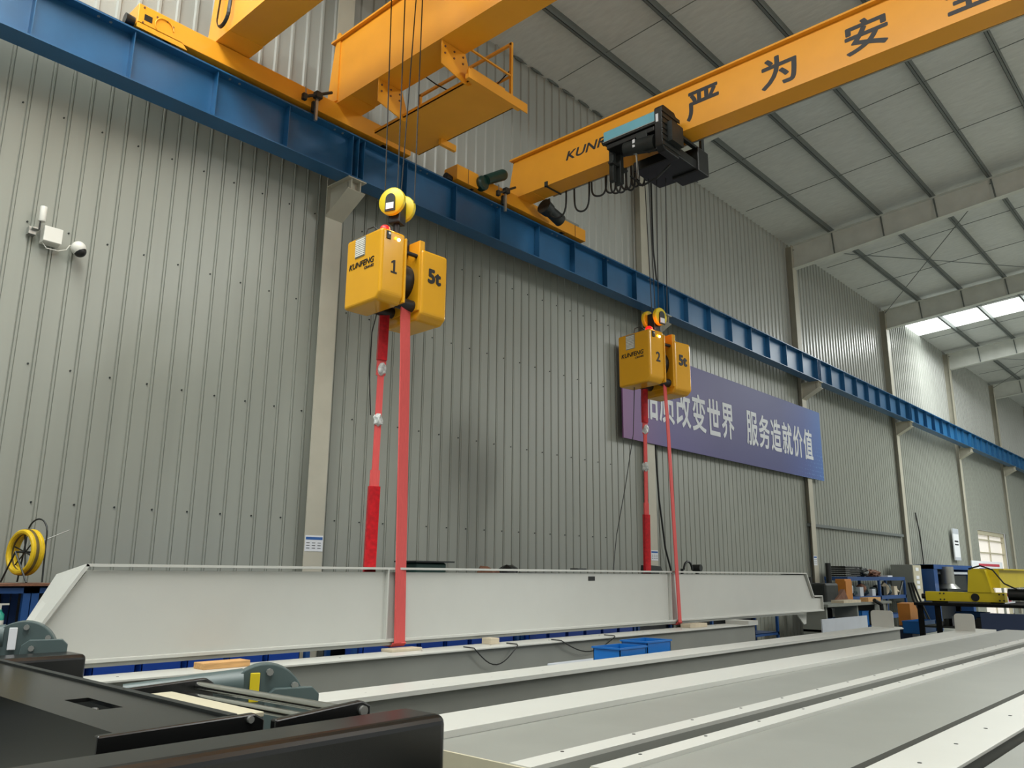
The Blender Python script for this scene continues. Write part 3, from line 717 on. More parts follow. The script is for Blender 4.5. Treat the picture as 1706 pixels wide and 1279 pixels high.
# trestles under the rows
for x, lab in ((4.2, 'near'), (10.6, 'far')):
    b = MB().box((x, .2, .36), (x + .2, 6.0, .4)).box((x, .4, 0), (x + .15, .55, .37)).box((x, 3.0, 0), (x + .15, 3.15, .37)).box((x, 5.6, 0), (x + .15, 5.75, .37))
    tag(b.build('floor_trestle', 'dark'), 'dark floor trestle under the %s half of the stacked girders' % lab, 'trestle', 'trestles under the girders')
def wood(a, c, lab, m='wood'):
    tag(MB().box(a, c).build('wood_block', m, bevel=.004), lab, 'wood block', 'wood blocks on the girders')
wood((3.05, 5.75, 1.0), (3.42, 5.9, 1.045), 'brown wood block on the girder, left of the grey-green gearbox')
wood((4.86, 5.85, 1.0), (5.22, 6.0, 1.025), 'flat wood pad right under the near red sling', 'woodp')
wood((9.9, 5.80, 1.0), (10.35, 5.95, 1.05), 'pale wood block right of the far red sling', 'woodp')
wood((6.1, 5.82, 1.0), (6.22, 5.95, 1.06), 'small pale spacer between the two slings', 'woodp')
for k, (xa, xb, dep, lab) in enumerate(((5.65, 6.25, .16, 'black cable loop hanging off the lower girder, left one'), (6.95, 7.9, .13, 'black cable loop hanging off the lower girder, right one'))):
    pts = [(xa, 5.75, 1.01), (xa, 5.61, 1.008)] + [(xa + (xb - xa) * i / 12, 5.6, 1.0 - dep * math.sin(math.pi * i / 12)) for i in range(13)] + [(xb, 5.61, 1.01), (xb, 5.75, 1.012)]
    tag(MB().tube(pts, .006, 6).build('cable_loop', 'cable'), lab, 'cable', 'cable loops on the lower girder')
tag(MB().box((12.3, 5.0, 0), (14.15, 5.02, 1.06)).build('steel_plate', 'lgrey'), 'blue-grey flat plate standing behind the second girder end', 'plate')
def bin_(x, y, z, w_, d_, h_, lab, m='bin', group='blue bins', rz=0):
    b = MB(); tk = .008
    b.box((x, y, z), (x + w_, y + d_, z + tk)).box((x, y, z), (x + w_, y + tk, z + h_)).box((x, y + d_ - tk, z), (x + w_, y + d_, z + h_)).box((x, y, z), (x + tk, y + d_, z + h_)).box((x + w_ - tk, y, z), (x + w_, y + d_, z + h_))
    b.box((x - .012, y - .012, z + h_ - .015), (x + w_ + .012, y, z + h_)).box((x - .012, y + d_, z + h_ - .015), (x + w_ + .012, y + d_ + .012, z + h_)).box((x - .012, y, z + h_ - .015), (x, y + d_, z + h_)).box((x + w_, y, z + h_ - .015), (x + w_ + .012, y + d_, z + h_))
    if rz: b.turn((x, y, z), rz)
    return tag(b.build('storage_bin', m), lab, 'bin', group)
bin_(6.35, 4.45, .88, .42, .3, .16, 'bright blue bin left of its twin behind the white girder edge', group='bins behind the girder edge')
bin_(6.95, 4.55, .90, .42, .3, .16, 'bright blue bin right of its twin behind the white girder edge', group='bins behind the girder edge')
tag(MB().box((6.1, 4.4, 0), (8.0, 5.1, .88)).build('bin_table', 'lgrey', bevel=.01), 'pale low table carrying two bright blue bins', 'table')

# ------------------------------------------------------------------ black trolley frame, bottom left
t = thing('trolley_frame', 'black welded trolley frame with grey-green gearboxes at bottom left', 'machine frame', (1.4, 3.9, .7))
MB().box((-1.6, 2.28, .80), (2.17, 2.51, 1.20)).build('side_box', 'black', t, bevel=.035, seg=4)
MB().box((-1.6, 5.36, .95), (2.09, 5.62, 1.20)).build('side_box', 'black', t, bevel=.03, seg=4)
b = MB()                                          # cross plate with a rectangular slot
for a, c in (((1.18, 2.75), (1.32, 5.36)), ((1.41, 2.75), (1.56, 5.36)), ((1.32, 2.75), (1.41, 3.23)), ((1.32, 3.56), (1.41, 5.36))):
    b.box((a[0], a[1], 1.185), (c[0], c[1], 1.20))
b.box((.6, 4.05, 1.185), (1.18, 5.36, 1.20)).box((1.18, 2.75, .8), (1.19, 4.0, 1.185)).box((1.54, 2.75, .8), (1.56, 5.36, 1.185))
cp = b.build('cross_plate', 'black', t)
MB().tube([(1.35, 3.36, 1.10), (1.37, 3.38, 1.185)], .012, 6).build('bolt', 'zinc', cp)
MB().box((1.565, 2.75, 1.18), (1.60, 5.3, 1.21)).build('edge_lip', 'dark', cp)
MB().prism([(1.11, 2.70, 1.12), (1.11, 2.70, 1.205), (1.64, 2.70, 1.212), (1.68, 2.70, 1.19), (1.68, 2.70, 1.12)], (0, .035, 0)).build('side_plate', 'black', t, bevel=.006)
MB().prism([(1.66, 2.60, 1.13), (1.66, 2.60, 1.20), (2.03, 2.60, 1.225), (2.07, 2.60, 1.205), (2.07, 2.60, 1.13)], (0, .035, 0)).build('side_plate', 'black', t, bevel=.006)
MB().prism([(1.57, 3.62, .98), (1.57, 3.62, 1.21), (1.94, 3.62, 1.225), (1.98, 3.62, 1.20), (1.98, 3.62, .98)], (0, .03, 0)).build('side_plate', 'black', t, bevel=.006)
for x, z_, r in ((1.90, 1.195, .019), (1.87, 1.155, .017)):
    MB().cyl((x, 3.62, z_), (x + .06, 2.63, z_), r, n=16).build('steel_rod', 'chrome', t, smooth=True)
MB().box((1.605, 2.74, 1.19), (1.70, 3.45, 1.207)).build('timber_strip', 'beige', t, bevel=.003)
for x, y, z_, r in ((1.62, 2.70, 1.195, .012), (1.70, 2.60, 1.15, .012), (2.03, 2.60, 1.19, .018), (1.95, 2.28, .95, .05), (1.95, 2.275, .95, .025)):
    MB().cyl((x, y, z_), (x, y - .012, z_), r, n=12).build('bolt', 'dark' if r > .02 else 'zinc', t, smooth=True)
for p in ((-1.2, 2.4), (2.0, 2.4), (-1.2, 5.5), (1.9, 5.5)):
    MB().box((p[0] - .08, p[1] - .08, 0), (p[0] + .08, p[1] + .08, .96 if p[1] > 5 else .81)).build('stand', 'black', t)
def gearbox(x, y, z, s, lab, tagc):
    g = thing('gear_reducer', lab, 'gearbox', (x, y, z - .3), 'grey-green gear reducers on the black frame')
    # round flanged case, flat towards the camera
    prof = arc((x, y, z), .235 * s, -.12, math.pi + .35, 26, u=(.93, -.36, 0))
    MB().prism(prof + [Vector((x, y, z)) + Vector((-.93, .36, 0)) * .2 * s + Vector((0, 0, -.3 * s)), Vector((x, y, z)) + Vector((.93, -.36, 0)) * .22 * s + Vector((0, 0, -.3 * s))], (.05 * s, .10 * s, 0)).build('case', 'graygreen', g, bevel=.006)
    u = Vector((.93, -.36, 0)); nrm = Vector((-.36, -.93, 0)); c = Vector((x, y, z))
    fl = [c + u * .0 * s + Vector((0, 0, .06 * s)), c + u * .05 * s + Vector((0, 0, .10 * s)), c + u * .27 * s + Vector((0, 0, .10 * s)), c + u * .31 * s + Vector((0, 0, .06 * s)), c + u * .30 * s + Vector((0, 0, -.32 * s)), c - u * .04 * s + Vector((0, 0, -.32 * s))]
    MB().prism([p + nrm * .05 * s for p in fl], -nrm * .05 * s).build('mounting_plate', 'graygreen', g, bevel=.004)
    b = MB().cyl(c - u * .12 * s + Vector((0, 0, .12 * s)) - nrm * .06 * s, c - u * .75 * s + Vector((0, 0, .10 * s)) - nrm * .08 * s, .09 * s, .05 * s, 20); b.build('motor_neck', 'graygreen', g, smooth=True)
    for q in ((-.16, .08), (.02, .19), (.17, .11), (.07, .04), (.27, .05)):
        p = c + u * q[0] * s + Vector((0, 0, q[1] * s)); off = .055 if q[1] < .05 else .005
        MB().cyl(p + nrm * off * s, p + nrm * (off + .03) * s, .02 * s, n=8).build('bolt', 'zinc', g)
    p = c - u * .09 * s + Vector((0, 0, .03 * s)) + nrm * .02 * s
    MB().prism([p, p + u * .055 * s, p + u * .055 * s + Vector((0, 0, .16 * s)), p + Vector((0, 0, .16 * s))], nrm * .012).build('hang_tag', tagc, g, bevel=.004)
gearbox(2.30, 3.72, 1.055, .84, 'grey-green gear reducer with yellow tag beside the chrome rods', 'yellow3')
gearbox(1.84, 5.74, 1.19, .82, 'grey-green gear reducer with pale tag behind the rear black box', 'paper')

# ------------------------------------------------------------------ things on and along the wall
t = thing('banner', 'purple printed hoarding with white characters on the wall', 'banner', (18, 8.97, 4.28))
bo = MB().box((13.05, 8.955, 4.28), (22.92, 8.985, 6.24)).build('board', 'banner', t)
for i, ch in enumerate('品质改变世界'):
    lettering(ch, (13.70 + i * .672, 8.951, 4.78), (1, 0, 0), (0, 0, 1), .60, .85, 'printed_character', 'paper', bo, bold=.02)
for i, ch in enumerate('服务造就价值'):
    lettering(ch, (18.30 + i * .672, 8.951, 4.78), (1, 0, 0), (0, 0, 1), .60, .85, 'printed_character', 'paper', bo, bold=.02)
# camera set by the upper left
t = thing('antenna', 'white cylindrical antenna above the wall box', 'antenna', (2.52, 9.06, 5.1))
MB().cyl((2.525, 9.0, 5.24), (2.525, 9.0, 5.41), .035, n=20).build('body', 'plastic', t, smooth=True, bevel=.006)
MB().cyl((2.51, 9.0, 5.24), (2.51, 9.0, 5.15), .009, n=8).build('stem', 'blackp', t)
MB().box((2.43, 9.05, 5.10), (2.50, 9.13, 5.18)).box((2.45, 9.0, 5.15), (2.52, 9.06, 5.165)).build('bracket', 'zinc', t)
t = thing('junction_box', 'square off-white box on the wall between antenna and dome camera', 'box', (2.65, 9.1, 5.0))
MB().box((2.56, 8.99, 5.04), (2.73, 9.13, 5.205)).build('case', 'plastic', t, bevel=.008)
MB().box((2.555, 8.982, 5.045), (2.735, 8.992, 5.21)).build('lid', 'plastic', t, bevel=.006)
MB().tube([(2.57, 9.05, 5.04), (2.61, 9.03, 4.98), (2.72, 9.02, 4.98), (2.80, 9.03, 5.02), (2.83, 9.03, 5.08), (2.88, 9.0, 5.09)], .005, 6).build('cable', 'plastic', t)
t = thing('dome_camera', 'white dome camera with black lens on the wall', 'camera', (2.92, 9.0, 5.0))
MB().sphere((2.91, 9.0, 5.06), .076, (1, 1, 1.05)).build('shell', 'plastic', t, smooth=True)
MB().sphere((2.925, 8.992, 5.03), .065, (1, 1, 1)).build('lens_dome', 'blackp', t, smooth=True)
MB().cyl((2.9, 9.0, 5.09), (2.9, 9.14, 5.10), .03).build('mount', 'plastic', t, smooth=True)
# notices on columns
def notice(x0, x1, z0, z1, y, lab, lines=3):
    t = thing('notice_sheet', lab, 'notice', ((x0 + x1) / 2, y, z0), 'notices on the columns')
    MB().box((x0, y - .003, z0), (x1, y, z1)).build('sheet', 'paper', t)
    b = MB().box((x0 + .01, y - .0045, z1 - .055), (x1 - .01, y - .003, z1 - .02)); b.build('blue_heading', 'paperblue', t)
    b = MB()
    for k in range(lines):
        zz = z1 - .09 - k * (z1 - z0 - .1) / lines
        for q in range(3): b.box((x0 + .02 + q * (x1 - x0) / 3.2, y - .0045, zz - .008), (x0 + .02 + q * (x1 - x0) / 3.2 + .05, y - .003, zz))
    b.build('print_lines', 'ink', t)
notice(5.99, 6.26, 1.94, 2.14, 8.999, 'white work sheet with blue heading on the wide column')
notice(13.97, 14.22, 1.95, 2.15, 8.999, 'small white sheet on the column behind the far sling')
notice(21.88, 22.1, 1.95, 2.2, 8.999, 'small white sheet on the column right of the banner')
t = thing('wall_sign', 'tall narrow white sign board high on the far wall', 'sign', (35.8, 9.0, 2.3))
sg = MB().box((35.47, 8.98, 2.3), (36.25, 9.02, 3.52)).build('board', 'paper', t)
b = MB().box((35.47, 8.975, 3.32), (36.25, 8.98, 3.52)).box((35.47, 8.975, 2.3), (36.25, 8.98, 2.42)); b.build('blue_band', 'lgrey', sg)
b = MB().box((35.6, 8.975, 3.0), (36.1, 8.98, 3.06)).box((35.6, 8.975, 2.88), (36.1, 8.98, 2.93)); b.build('print_lines', 'ink', sg)
# hanging cables
tag(MB().tube([(4.95, 6.4, 4.3), (4.97, 6.5, 4.1), (5.0, 6.55, 3.7), (5.05, 6.56, 3.25)], .006, 6).build('control_cable', 'cable'), 'thin black cable hanging beside the near back strand', 'cable')
tag(MB().tube([(9.4, 6.25, 4.25), (9.42, 6.3, 3.6), (9.38, 6.42, 2.9), (9.25, 6.5, 2.2), (9.1, 6.46, 1.74)], .006, 6).build('control_cable', 'cable'), 'thin black cable hanging from machine number 2 to the girder', 'cable')
tag(MB().tube([(14.36, 8.96, 11.0), (14.30, 8.93, 8.6), (14.36, 8.9, 7.8), (14.36, 8.75, 7.60)], .02, 6).build('power_cable', 'cable'), 'thick black cable down the upper wall beside a column', 'cable')
tag(MB().tube([(14.36, 9.06, 6.9), (14.34, 9.06, 4.3), (14.42, 9.06, 3.2), (14.6, 9.06, 2.2), (14.75, 9.04, 1.78), (14.75, 9.04, .02)], .02, 6).build('power_cable', 'cable'), 'thick black cable down the wall behind the far sling', 'cable')

# ------------------------------------------------------------------ blue rack along the wall
def rack(x0, x1, lab, group='blue racks along the wall', top=1.57):
    t = thing('storage_rack', lab, 'rack', ((x0 + x1) / 2, 8.6, 0), group)
    for x in (x0, x1 - .06):
        for y in (8.3, 8.84): MB().box((x, y, 0), (x + .06, y + .05, top - .02)).build('post', 'rack', t)
    for z_ in (.60, 1.12, top - .04) if top > 1.2 else (.45, top - .04):
        b = MB().box((x0, 8.3, z_ - .05), (x1, 8.32, z_ + .015)).box((x0, 8.87, z_ - .05), (x1, 8.89, z_ + .015)).box((x0, 8.3, z_), (x1, 8.89, z_ + .012))
        b.build('shelf', 'rack', t)
    MB().box((x0, 8.895, .3), (x1, 8.905, top - .05)).build('dark_backing', 'black', t)  # black sheet added to stand for the shade inside the rack
    return t
rack(-.4, 2.68, 'blue rack at the left edge carrying the yellow coil reel')
rack(2.69, 5.69, 'blue rack behind the slanted girder end')
rack(6.3, 9.3, 'blue rack behind the near red sling')
rack(9.34, 12.34, 'blue rack behind the middle of the girder')
rack(12.4, 14.4, 'short blue rack just left of the far red sling')
k = 0
for x0, nb in ((.9, 3), (2.81, 6), (6.4, 6), (9.45, 6)):
    for i in range(nb):
        bin_(x0 + i * .46, 8.24, .615, .40, .36, .25, 'navy bin on the low shelf under the hanging girder', 'binn', 'navy bins seen under the hanging girder')
t = thing('worktop_board', 'thin worn board on the left blue rack', 'board', (1.2, 8.58, 1.545))
MB().box((-.4, 8.26, 1.545), (2.95, 8.9, 1.565)).build('board', 'rust', t)
# coil reel
t = thing('coil_reel', 'yellow coiled tube on a wire reel stand on the left rack', 'reel', (2.66, 8.5, 1.565))
cc = Vector((2.655, 8.52, 1.845)); u = Vector((-.26, .966, 0)); up = Vector((0, 0, 1)); nx = u.cross(up)
for k in range(4):
    q = cc + nx * (.025 * (k - 1.5))
    MB().tube(arc(q, .185 + .006 * (k % 2), 0, 2 * math.pi, 36, u=u)[:-1], .024, 8, closed=True).build('tube_coil', 'hoop' if k != 1 else 'hoopd', t, smooth=True)
for k in range(6):
    a = k * math.pi / 3 + .3
    MB().tube([cc, cc + u * (.2 * math.cos(a)) + up * (.2 * math.sin(a))], .007, 6).build('spoke', 'dark', t)
b = MB().tube([cc + nx * .09 + u * (-.17) + up * (-.27), cc + nx * .09 + u * (-.15) + up * .1] + [p + nx * .09 for p in arc(cc + up * .16, .15, math.pi, 0, 12, u=u)] + [cc + nx * .09 + u * .15 + up * .1, cc + nx * .09 + u * .2 + up * (-.27)], .008, 6)
b.tube([cc - nx * .09 + u * (-.22) + up * (-.27), cc - nx * .09, cc - nx * .09 + u * .16 + up * (-.27)], .009, 6)
b.tube([cc - nx * .09, cc + nx * .09], .01, 6)
b.build('stand', 'dark', t)
MB().tube([cc + Vector((.12, 0, .1)), cc + Vector((.38, .05, .22))], .005, 6).build('tube_tail', 'zinc', t)
# bottle in the rack
t = thing('pump_bottle', 'green and white pump bottle on the shelf of the left rack', 'bottle', (2.47, 8.36, 1.132))
MB().lathe((2.47, 8.36, 1.132), [(.035, 0), (.04, .01), (.04, .12)], 16).build('label_band', 'plastic', t, smooth=True)
MB().lathe((2.47, 8.36, 1.252), [(.04, 0), (.038, .05), (.016, .075), (.016, .09)], 16).build('body', 'bottleg', t, smooth=True)
MB().cyl((2.47, 8.36, 1.34), (2.47, 8.36, 1.38), .01, n=8).box((2.455, 8.35, 1.38), (2.535, 8.37, 1.395)).build('pump', 'plastic', t)
# odds and ends on the rack tops, seen over the hanging girder
def odd(name, lab, cat, mb, m, group=None, **kw): return tag(mb.build(name, m, **kw), lab, cat, group)
t = thing('bench_grinder', 'dark machine seen between the two near sling strands', 'machine', (7.5, 8.5, 1.55))
MB().box((7.30, 8.35, 1.545), (7.85, 8.7, 1.82)).build('body', 'green', t, bevel=.03)
MB().box((7.25, 8.3, 1.82), (7.95, 8.75, 1.84)).build('lid', 'dark', t)
odd('scrap_casting', 'rusty brown casting on the rack behind the girder, left of a black one', 'casting', MB().blob((8.82, 8.5, 1.66), (.22, .14, .13), 3), 'rust')
odd('scrap_casting', 'black casting on the rack behind the girder, right of the rusty one', 'casting', MB().blob((9.25, 8.5, 1.67), (.17, .14, .15), 4), 'blackp')
odd('tool_case', 'flat black case lying low on the rack behind the girder', 'case', MB().box((9.7, 8.4, 1.545), (10.3, 8.7, 1.70)), 'blackp', bevel=.01)
odd('tool_case', 'small dark block on the girder top near its black hole', 'block', MB().box((8.0, 6.2, 1.735), (8.18, 6.32, 1.755)), 'dark', bevel=.004)
odd('clamp_shoe', 'dark tapered shoe on the rack left of the far sling', 'clamp', MB().prism([(12.98, 8.4, 1.72), (13.42, 8.4, 1.75), (13.36, 8.4, 1.83), (13.0, 8.4, 1.85)], (0, .2, 0)).box((13.0, 8.4, 1.54), (13.3, 8.6, 1.73)), 'dark')
t = thing('floor_valve', 'dark valve and bent hose on the wall by the far sling', 'valve', (15.0, 8.7, 0))
MB().cyl((14.7, 8.75, 0), (14.7, 8.75, 1.8), .03).cyl((15.3, 8.75, 0), (15.3, 8.75, 1.86), .04).build('pipe', 'dark', t, smooth=True)
MB().tube(arc((14.85, 8.7, 1.78), .16, math.pi, 0, 10), .022, 8).build('hose', 'cable', t, smooth=True)
MB().cyl((15.3, 8.66, 1.82), (15.3, 8.84, 1.82), .07, n=12).build('hand_wheel', 'dark', t, smooth=True)
rack(15.0, 18.0, 'blue bench rack under the right end of the hanging girder', top=1.0)
bin_(15.3, 8.3, .465, .5, .4, .2, 'brown crate on the bench rack under the girder end', 'rust', 'crates under the girder end')

# ------------------------------------------------------------------ far right workshop corner
t = thing('tool_shelf', 'blue steel shelf unit full of tools against the far wall', 'shelf', (24.6, 8.6, 0))
for x in (22.3, 24.7, 26.9):
    for y in (8.3, 8.85): MB().box((x, y, 0), (x + .08, y + .06, 1.58)).build('post', 'rack', t)
for z_ in (.5, 1.04, 1.56):
    MB().box((22.3, 8.3, z_), (26.98, 8.92, z_ + .1)).build('shelf', 'rack', t)
MB().tube([(26.4, 8.35, 1.1), (26.9, 8.35, 1.55)], .03, 6).build('brace', 'dark', t)
rnd = random.Random(11)
names = ('coil of cable', 'gear', 'rag', 'box', 'pump', 'tool bag')
for i in range(14):
    x = 22.5 + i * .31; m = rnd.choice(['dark', 'rust', 'bin', 'graygreen', 'woodp', 'blackp', 'lgrey'])
    z_ = 1.14; s = .10 + rnd.random() * .09
    mb = MB().blob((x, 8.5, z_ + s), (.16, .14, s), i) if i % 3 else MB().box((x - .13, 8.36, z_), (x + .13, 8.66, z_ + s * 1.6))
    tag(mb.build('shelf_tool', m), 'small tool or part in the middle bay of the blue shelf', 'tool', 'tools in the middle bay of the blue shelf')
b = MB()
for k in range(5): b.box((22.35, 8.35, 1.67 + k * .055), (23.4 - k * .02, 8.8, 1.715 + k * .055))
tag(b.build('folded_tarpaulin', 'blackp', bevel=.015), 'black folded tarpaulin on top of the blue shelf', 'tarpaulin')
odd('wire_tangle', 'tangle of dark wire right of the folded tarpaulin', 'wire', MB().blob((23.75, 8.5, 1.78), (.34, .2, .14), 21, 3), 'dark')
odd('scrap_casting', 'rusty reddish part on the right of the shelf top', 'casting', MB().blob((24.75, 8.5, 1.75), (.42, .2, .11), 22, 3), 'rust')
odd('paper_stack', 'white papers at the right end of the shelf top', 'paper', MB().box((25.6, 8.35, 1.66), (26.0, 8.6, 1.70)), 'paper')
t = thing('power_cabinet', 'tall grey power cabinet with beige front on the far wall', 'cabinet', (28.2, 8.6, 0))
MB().box((27.75, 8.3, .9), (28.6, 8.95, 2.04)).build('body', 'grey', t, bevel=.01)
fr = MB().box((27.77, 8.28, .92), (28.58, 8.3, 2.02)).build('front_door', 'beige', t)
b = MB()
for zz in (1.85, 1.6, 1.45, 1.3): b.box((28.0, 8.272, zz), (28.3, 8.28, zz + .1))
b.build('label_plate', 'paper', fr)
for x in (27.8, 28.45): MB().box((x, 8.4, 0), (x + .1, 8.9, .9)).build('leg', 'grey', t)
for k in range(3):
    tag(MB().tube([(27.05, 8.24 - k * .07, 1.5), (27.2 + k * .1, 8.2 - k * .07, 1.0), (28.1 + k * .15, 8.15 - k * .07, .04)], .03, 6).build('power_cable', 'cable'), 'dark cable sagging below the grey power cabinet', 'cable', 'cables below the power cabinet')
t = thing('orange_cabinet', 'orange upright cabinet left of the blue shelf', 'cabinet', (22.0, 8.4, 0))
MB().box((21.82, 8.2, 0), (22.27, 8.45, 1.6)).build('body', 'orange', t, bevel=.01)
MB().box((21.82, 8.18, .1), (22.25, 8.2, 1.55)).build('door', 'orange', t, bevel=.005)
t = thing('drill_press', 'dark drill press left of the orange cabinet', 'machine', (20.9, 8.3, 0))
MB().box((20.4, 8.2, 0), (20.9, 8.7, .9)).box((20.45, 8.15, .9), (21.25, 8.75, 1.5)).build('body', 'dark', t, bevel=.05)
MB().cyl((21.3, 8.4, .9), (21.3, 8.4, 2.0), .07).build('pillar', 'blackp', t, smooth=True)
MB().cyl((19.95, 8.4, .9), (19.95, 8.4, 1.65), .1).build('motor', 'blackp', t, smooth=True)
MB().prism([(20.9, 8.1, 1.1), (21.7, 8.1, 1.1), (21.5, 8.1, 1.35)], (0, .1, 0)).build('guard', 'rust', t)
t = thing('work_bench', 'grey workbench with open bays below the blue shelf', 'bench', (21, 7.7, 0))
MB().box((18.6, 7.4, 1.0), (22.8, 8.1, 1.06)).build('top', 'grey', t)
for x in (18.7, 20.6, 22.0, 22.7): MB().box((x, 7.5, 0), (x + .08, 8.05, 1.0)).build('leg', 'grey', t)
MB().box((21.6, 7.42, .3), (22.4, 7.44, 1.0)).build('side_panel', 'grey', t)
MB().box((18.7, 7.45, .45), (22.7, 8.05, .5)).build('lower_shelf', 'rack', bpy.data.objects['work_bench'])
bin_(19.4, 7.5, .5, .7, .4, .2, 'blue bin on the grey workbench lower bay, left one', 'bin', 'bins in the workbench')
bin_(20.9, 7.5, .5, .45, .4, .35, 'tall blue bin on the grey workbench lower bay, right one', 'bin', 'bins in the workbench')

odd('folded_cloth', 'pale flat packs on the grey workbench top', 'pack', MB().box((19.8, 7.5, 1.06), (20.9, 7.8, 1.12)), 'woodp')
odd('wood_offcut', 'pale timber offcut on the workbench by the orange cabinet', 'timber', MB().box((21.4, 7.5, 1.06), (22.3, 7.7, 1.16)), 'wood')
odd('gas_hose', 'thick black hose hanging over the workbench front', 'hose', MB().tube([(21.4, 7.35, 1.1), (21.7, 7.3, 1.0), (21.75, 7.3, .7), (21.7, 7.3, .4)], .05, 8), 'cable', smooth=True)
t = thing('orange_bin_cart', 'orange sheet metal guard standing in front of the power cabinet', 'guard', (22.6, 7.0, 0))
MB().prism([(22.9, 7.0, .45), (22.9, 7.0, 1.0), (23.3, 7.0, 1.02), (23.75, 7.0, .62), (23.75, 7.0, .45)], (0, .3, 0)).build('body', 'orange', t)
MB().box((22.9, 7.0, 0), (23.75, 7.3, .45)).build('base', 'navy', t)
bin_(22.2, 6.6, .3, 1.3, .4, .3, 'blue bin under the orange guard', 'bin', 'bins under the orange guard')
t = thing('dark_table', 'long dark steel table under the yellow end carriage', 'table', (22, 5.0, 0))
MB().box((20.6, 3.6, 1.04), (24.0, 6.2, 1.10)).build('top', 'dull', t)
for x, y in ((20.65, 6.05), (20.65, 5.68), (20.65, 3.7), (23.8, 6.05), (23.8, 3.7)): MB().box((x, y, 0), (x + .1, y + .1, 1.04)).build('leg', 'dull', t)
MB().box((20.8, 3.7, .55), (23.8, 6.1, .59)).build('shelf', 'dark', t)
odd('navy_panel', 'navy sheet panel leaning under the dark table', 'panel', MB().box((20.6, 3.8, .35), (20.63, 4.85, .92)), 'navy')
for i in range(8):
    m = ['paper', 'dark', 'lgrey', 'rust', 'woodp', 'dark', 'blackp', 'lgrey'][i]; y = 5.85 - i * .14
    tag(MB().box((20.9 + .12 * (i % 3), y - .1, .59), (21.25 + .12 * (i % 3), y, .68 + .06 * (i % 4))).build('shelf_tool', m), 'small part on the lower shelf of the dark table', 'part', 'parts under the dark table')
bin_(21.6, 5.0, .59, .5, .6, .3, 'blue bin at the back of the dark table shelf', 'bin', 'bins under the dark table')
t = thing('red_goods_crate', 'crate of red and white packaged goods under the yellow carriage', 'crate', (22.2, 5.0, 1.1))
MB().box((21.2, 4.55, 1.10), (22.6, 5.0, 1.13)).build('tray', 'paper', t)
for i in range(9): MB().prism([(21.25 + i * .14, 4.6, 1.13), (21.35 + i * .14, 4.6, 1.13), (21.36 + i * .14, 4.6, 1.22 + .05 * (i % 3)), (21.3 + i * .14, 4.6, 1.25 + .05 * (i % 2))], (0, .3, 0)).build('packet', 'printred' if i % 3 else 'paper', t)
# yellow end carriage and girder waiting on the table
t = thing('yellow_end_carriage', 'yellow crane end carriage with short girder standing on the dark table', 'crane part', (21, 5.2, 1.1))
MB().box((20.9, 4.40, 1.14), (21.15, 6.02, 1.35)).build('end_truck', 'yellow3', t, bevel=.006)
MB().prism([(20.88, 5.12, 1.35), (20.88, 5.06, 1.84), (20.88, 4.73, 1.84), (20.88, 4.64, 1.35)], (.3, 0, 0)).build('girder_end', 'yellow3', t)
MB().box((21.1, 4.5, 1.45), (29, 4.95, 1.84)).box((21.1, 4.4, 1.84), (29, 5.05, 1.87)).build('girder', 'yellow3', t)
MB().cyl((20.9, 4.98, 1.24), (20.885, 4.98, 1.24), .085, n=20).build('wheel_hole', 'blackp', t)
for y in (5.62, 5.70, 4.5, 4.42):
    for zz in (1.18, 1.31): MB().cyl((20.9, y, zz), (20.89, y, zz), .018, n=8).build('bolt', 'dark', t)
MB().cyl((20.85, 4.30, 1.32), (20.85, 3.9, 1.32), .13).build('drive_motor', 'blackp', t, smooth=True)
MB().cyl((21.0, 6.02, 1.24), (21.0, 6.12, 1.24), .06).build('buffer', 'blackp', t, smooth=True)
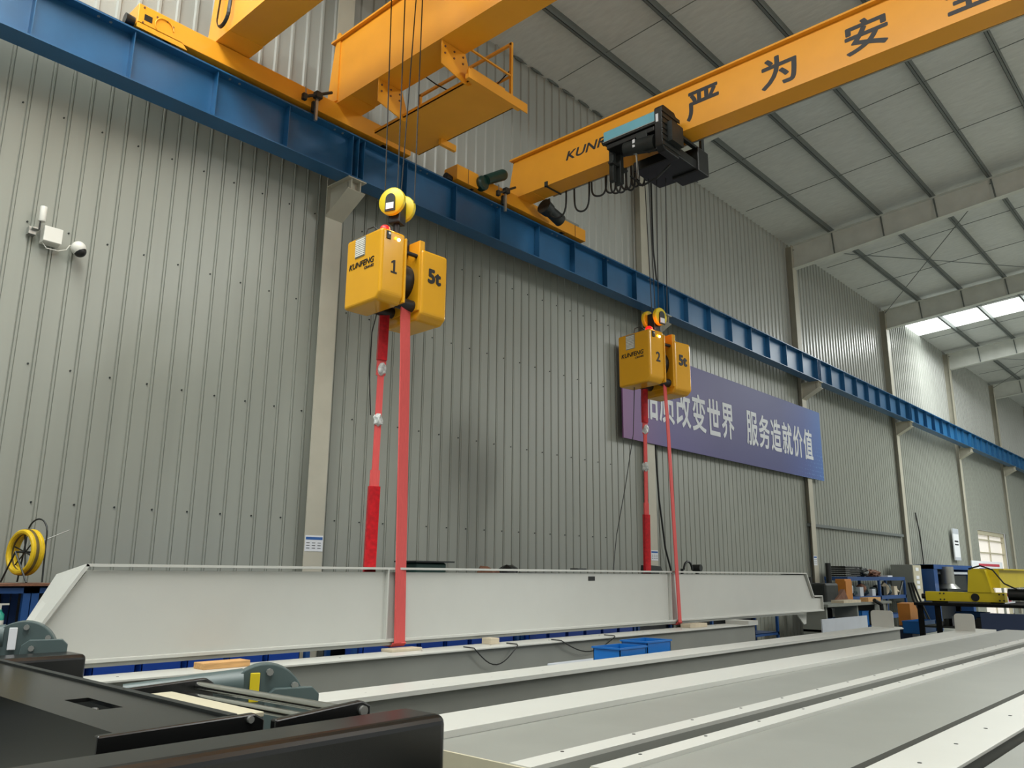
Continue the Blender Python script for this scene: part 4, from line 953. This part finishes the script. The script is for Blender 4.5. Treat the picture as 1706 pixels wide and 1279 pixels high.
MB().tube([(20.9, 5.05, 1.86), (20.85, 4.8, 1.93), (20.8, 4.55, 1.84), (20.75, 4.35, 1.55), (20.75, 4.1, 1.42), (20.75, 3.6, 1.4)], .018, 6).build('loose_cable', 'cable', t)
MB().box((20.95, 4.45, 1.10), (21.1, 4.7, 1.14)).box((20.95, 5.6, 1.10), (21.1, 5.9, 1.14)).build('packing', 'dark', t)
# blue machine frame behind it
t = thing('portal_machine', 'blue portal frame machine with grey duct behind the yellow carriage', 'machine', (31, 8.2, 0))
MB().box((28.9, 8.0, 0), (29.3, 8.6, 2.05)).build('post', 'rack', t)
MB().box((33.2, 8.0, 0), (33.5, 8.6, 2.05)).build('post', 'rack', t)
MB().box((28.9, 7.98, 1.92), (33.5, 8.6, 2.06)).build('lintel', 'rack', t)
MB().cyl((30.0, 7.9, 1.45), (30.0, 7.9, 2.0), .2).cyl((30.0, 7.9, 1.3), (30.0, 7.9, 1.45), .34, .2).build('duct', 'zinc', t, smooth=True)
MB().box((30.6, 8.1, 1.2), (33.1, 8.5, 1.72)).build('cabinet', 'dark', t)
MB().box((30.6, 8.05, 1.76), (33.1, 8.5, 1.84)).build('lamp_bar', 'lgrey', t)
MB().box((29.3, 8.55, 0), (33.2, 8.6, 1.95)).build('dark_backing', 'blackp', t)
t = thing('notice_board', 'white board with red and blue print below the window', 'sign', (38, 8.7, 1.8))
MB().box((36.2, 8.6, 1.85), (41.2, 8.64, 2.3)).build('board', 'paper', t)
MB().box((37.2, 8.59, 2.1), (40.6, 8.6, 2.2)).build('red_print', 'printred', t)
MB().box((37.2, 8.59, 1.95), (40.8, 8.6, 2.02)).build('blue_print', 'paperblue', t)
MB().box((36.4, 8.62, 0), (36.5, 8.7, 1.85)).box((40.9, 8.62, 0), (41, 8.7, 1.85)).build('leg', 'grey', t)
MB().tube([(31.4, 9.1, 3.9), (31.6, 9.08, 3.2), (31.7, 9.08, 2.3), (31.72, 9.08, 1.2)], .02, 6).build('drop_cable', 'cable')
tag(bpy.data.objects['drop_cable'], 'thin dark cable down the wall left of the tall narrow sign', 'cable')
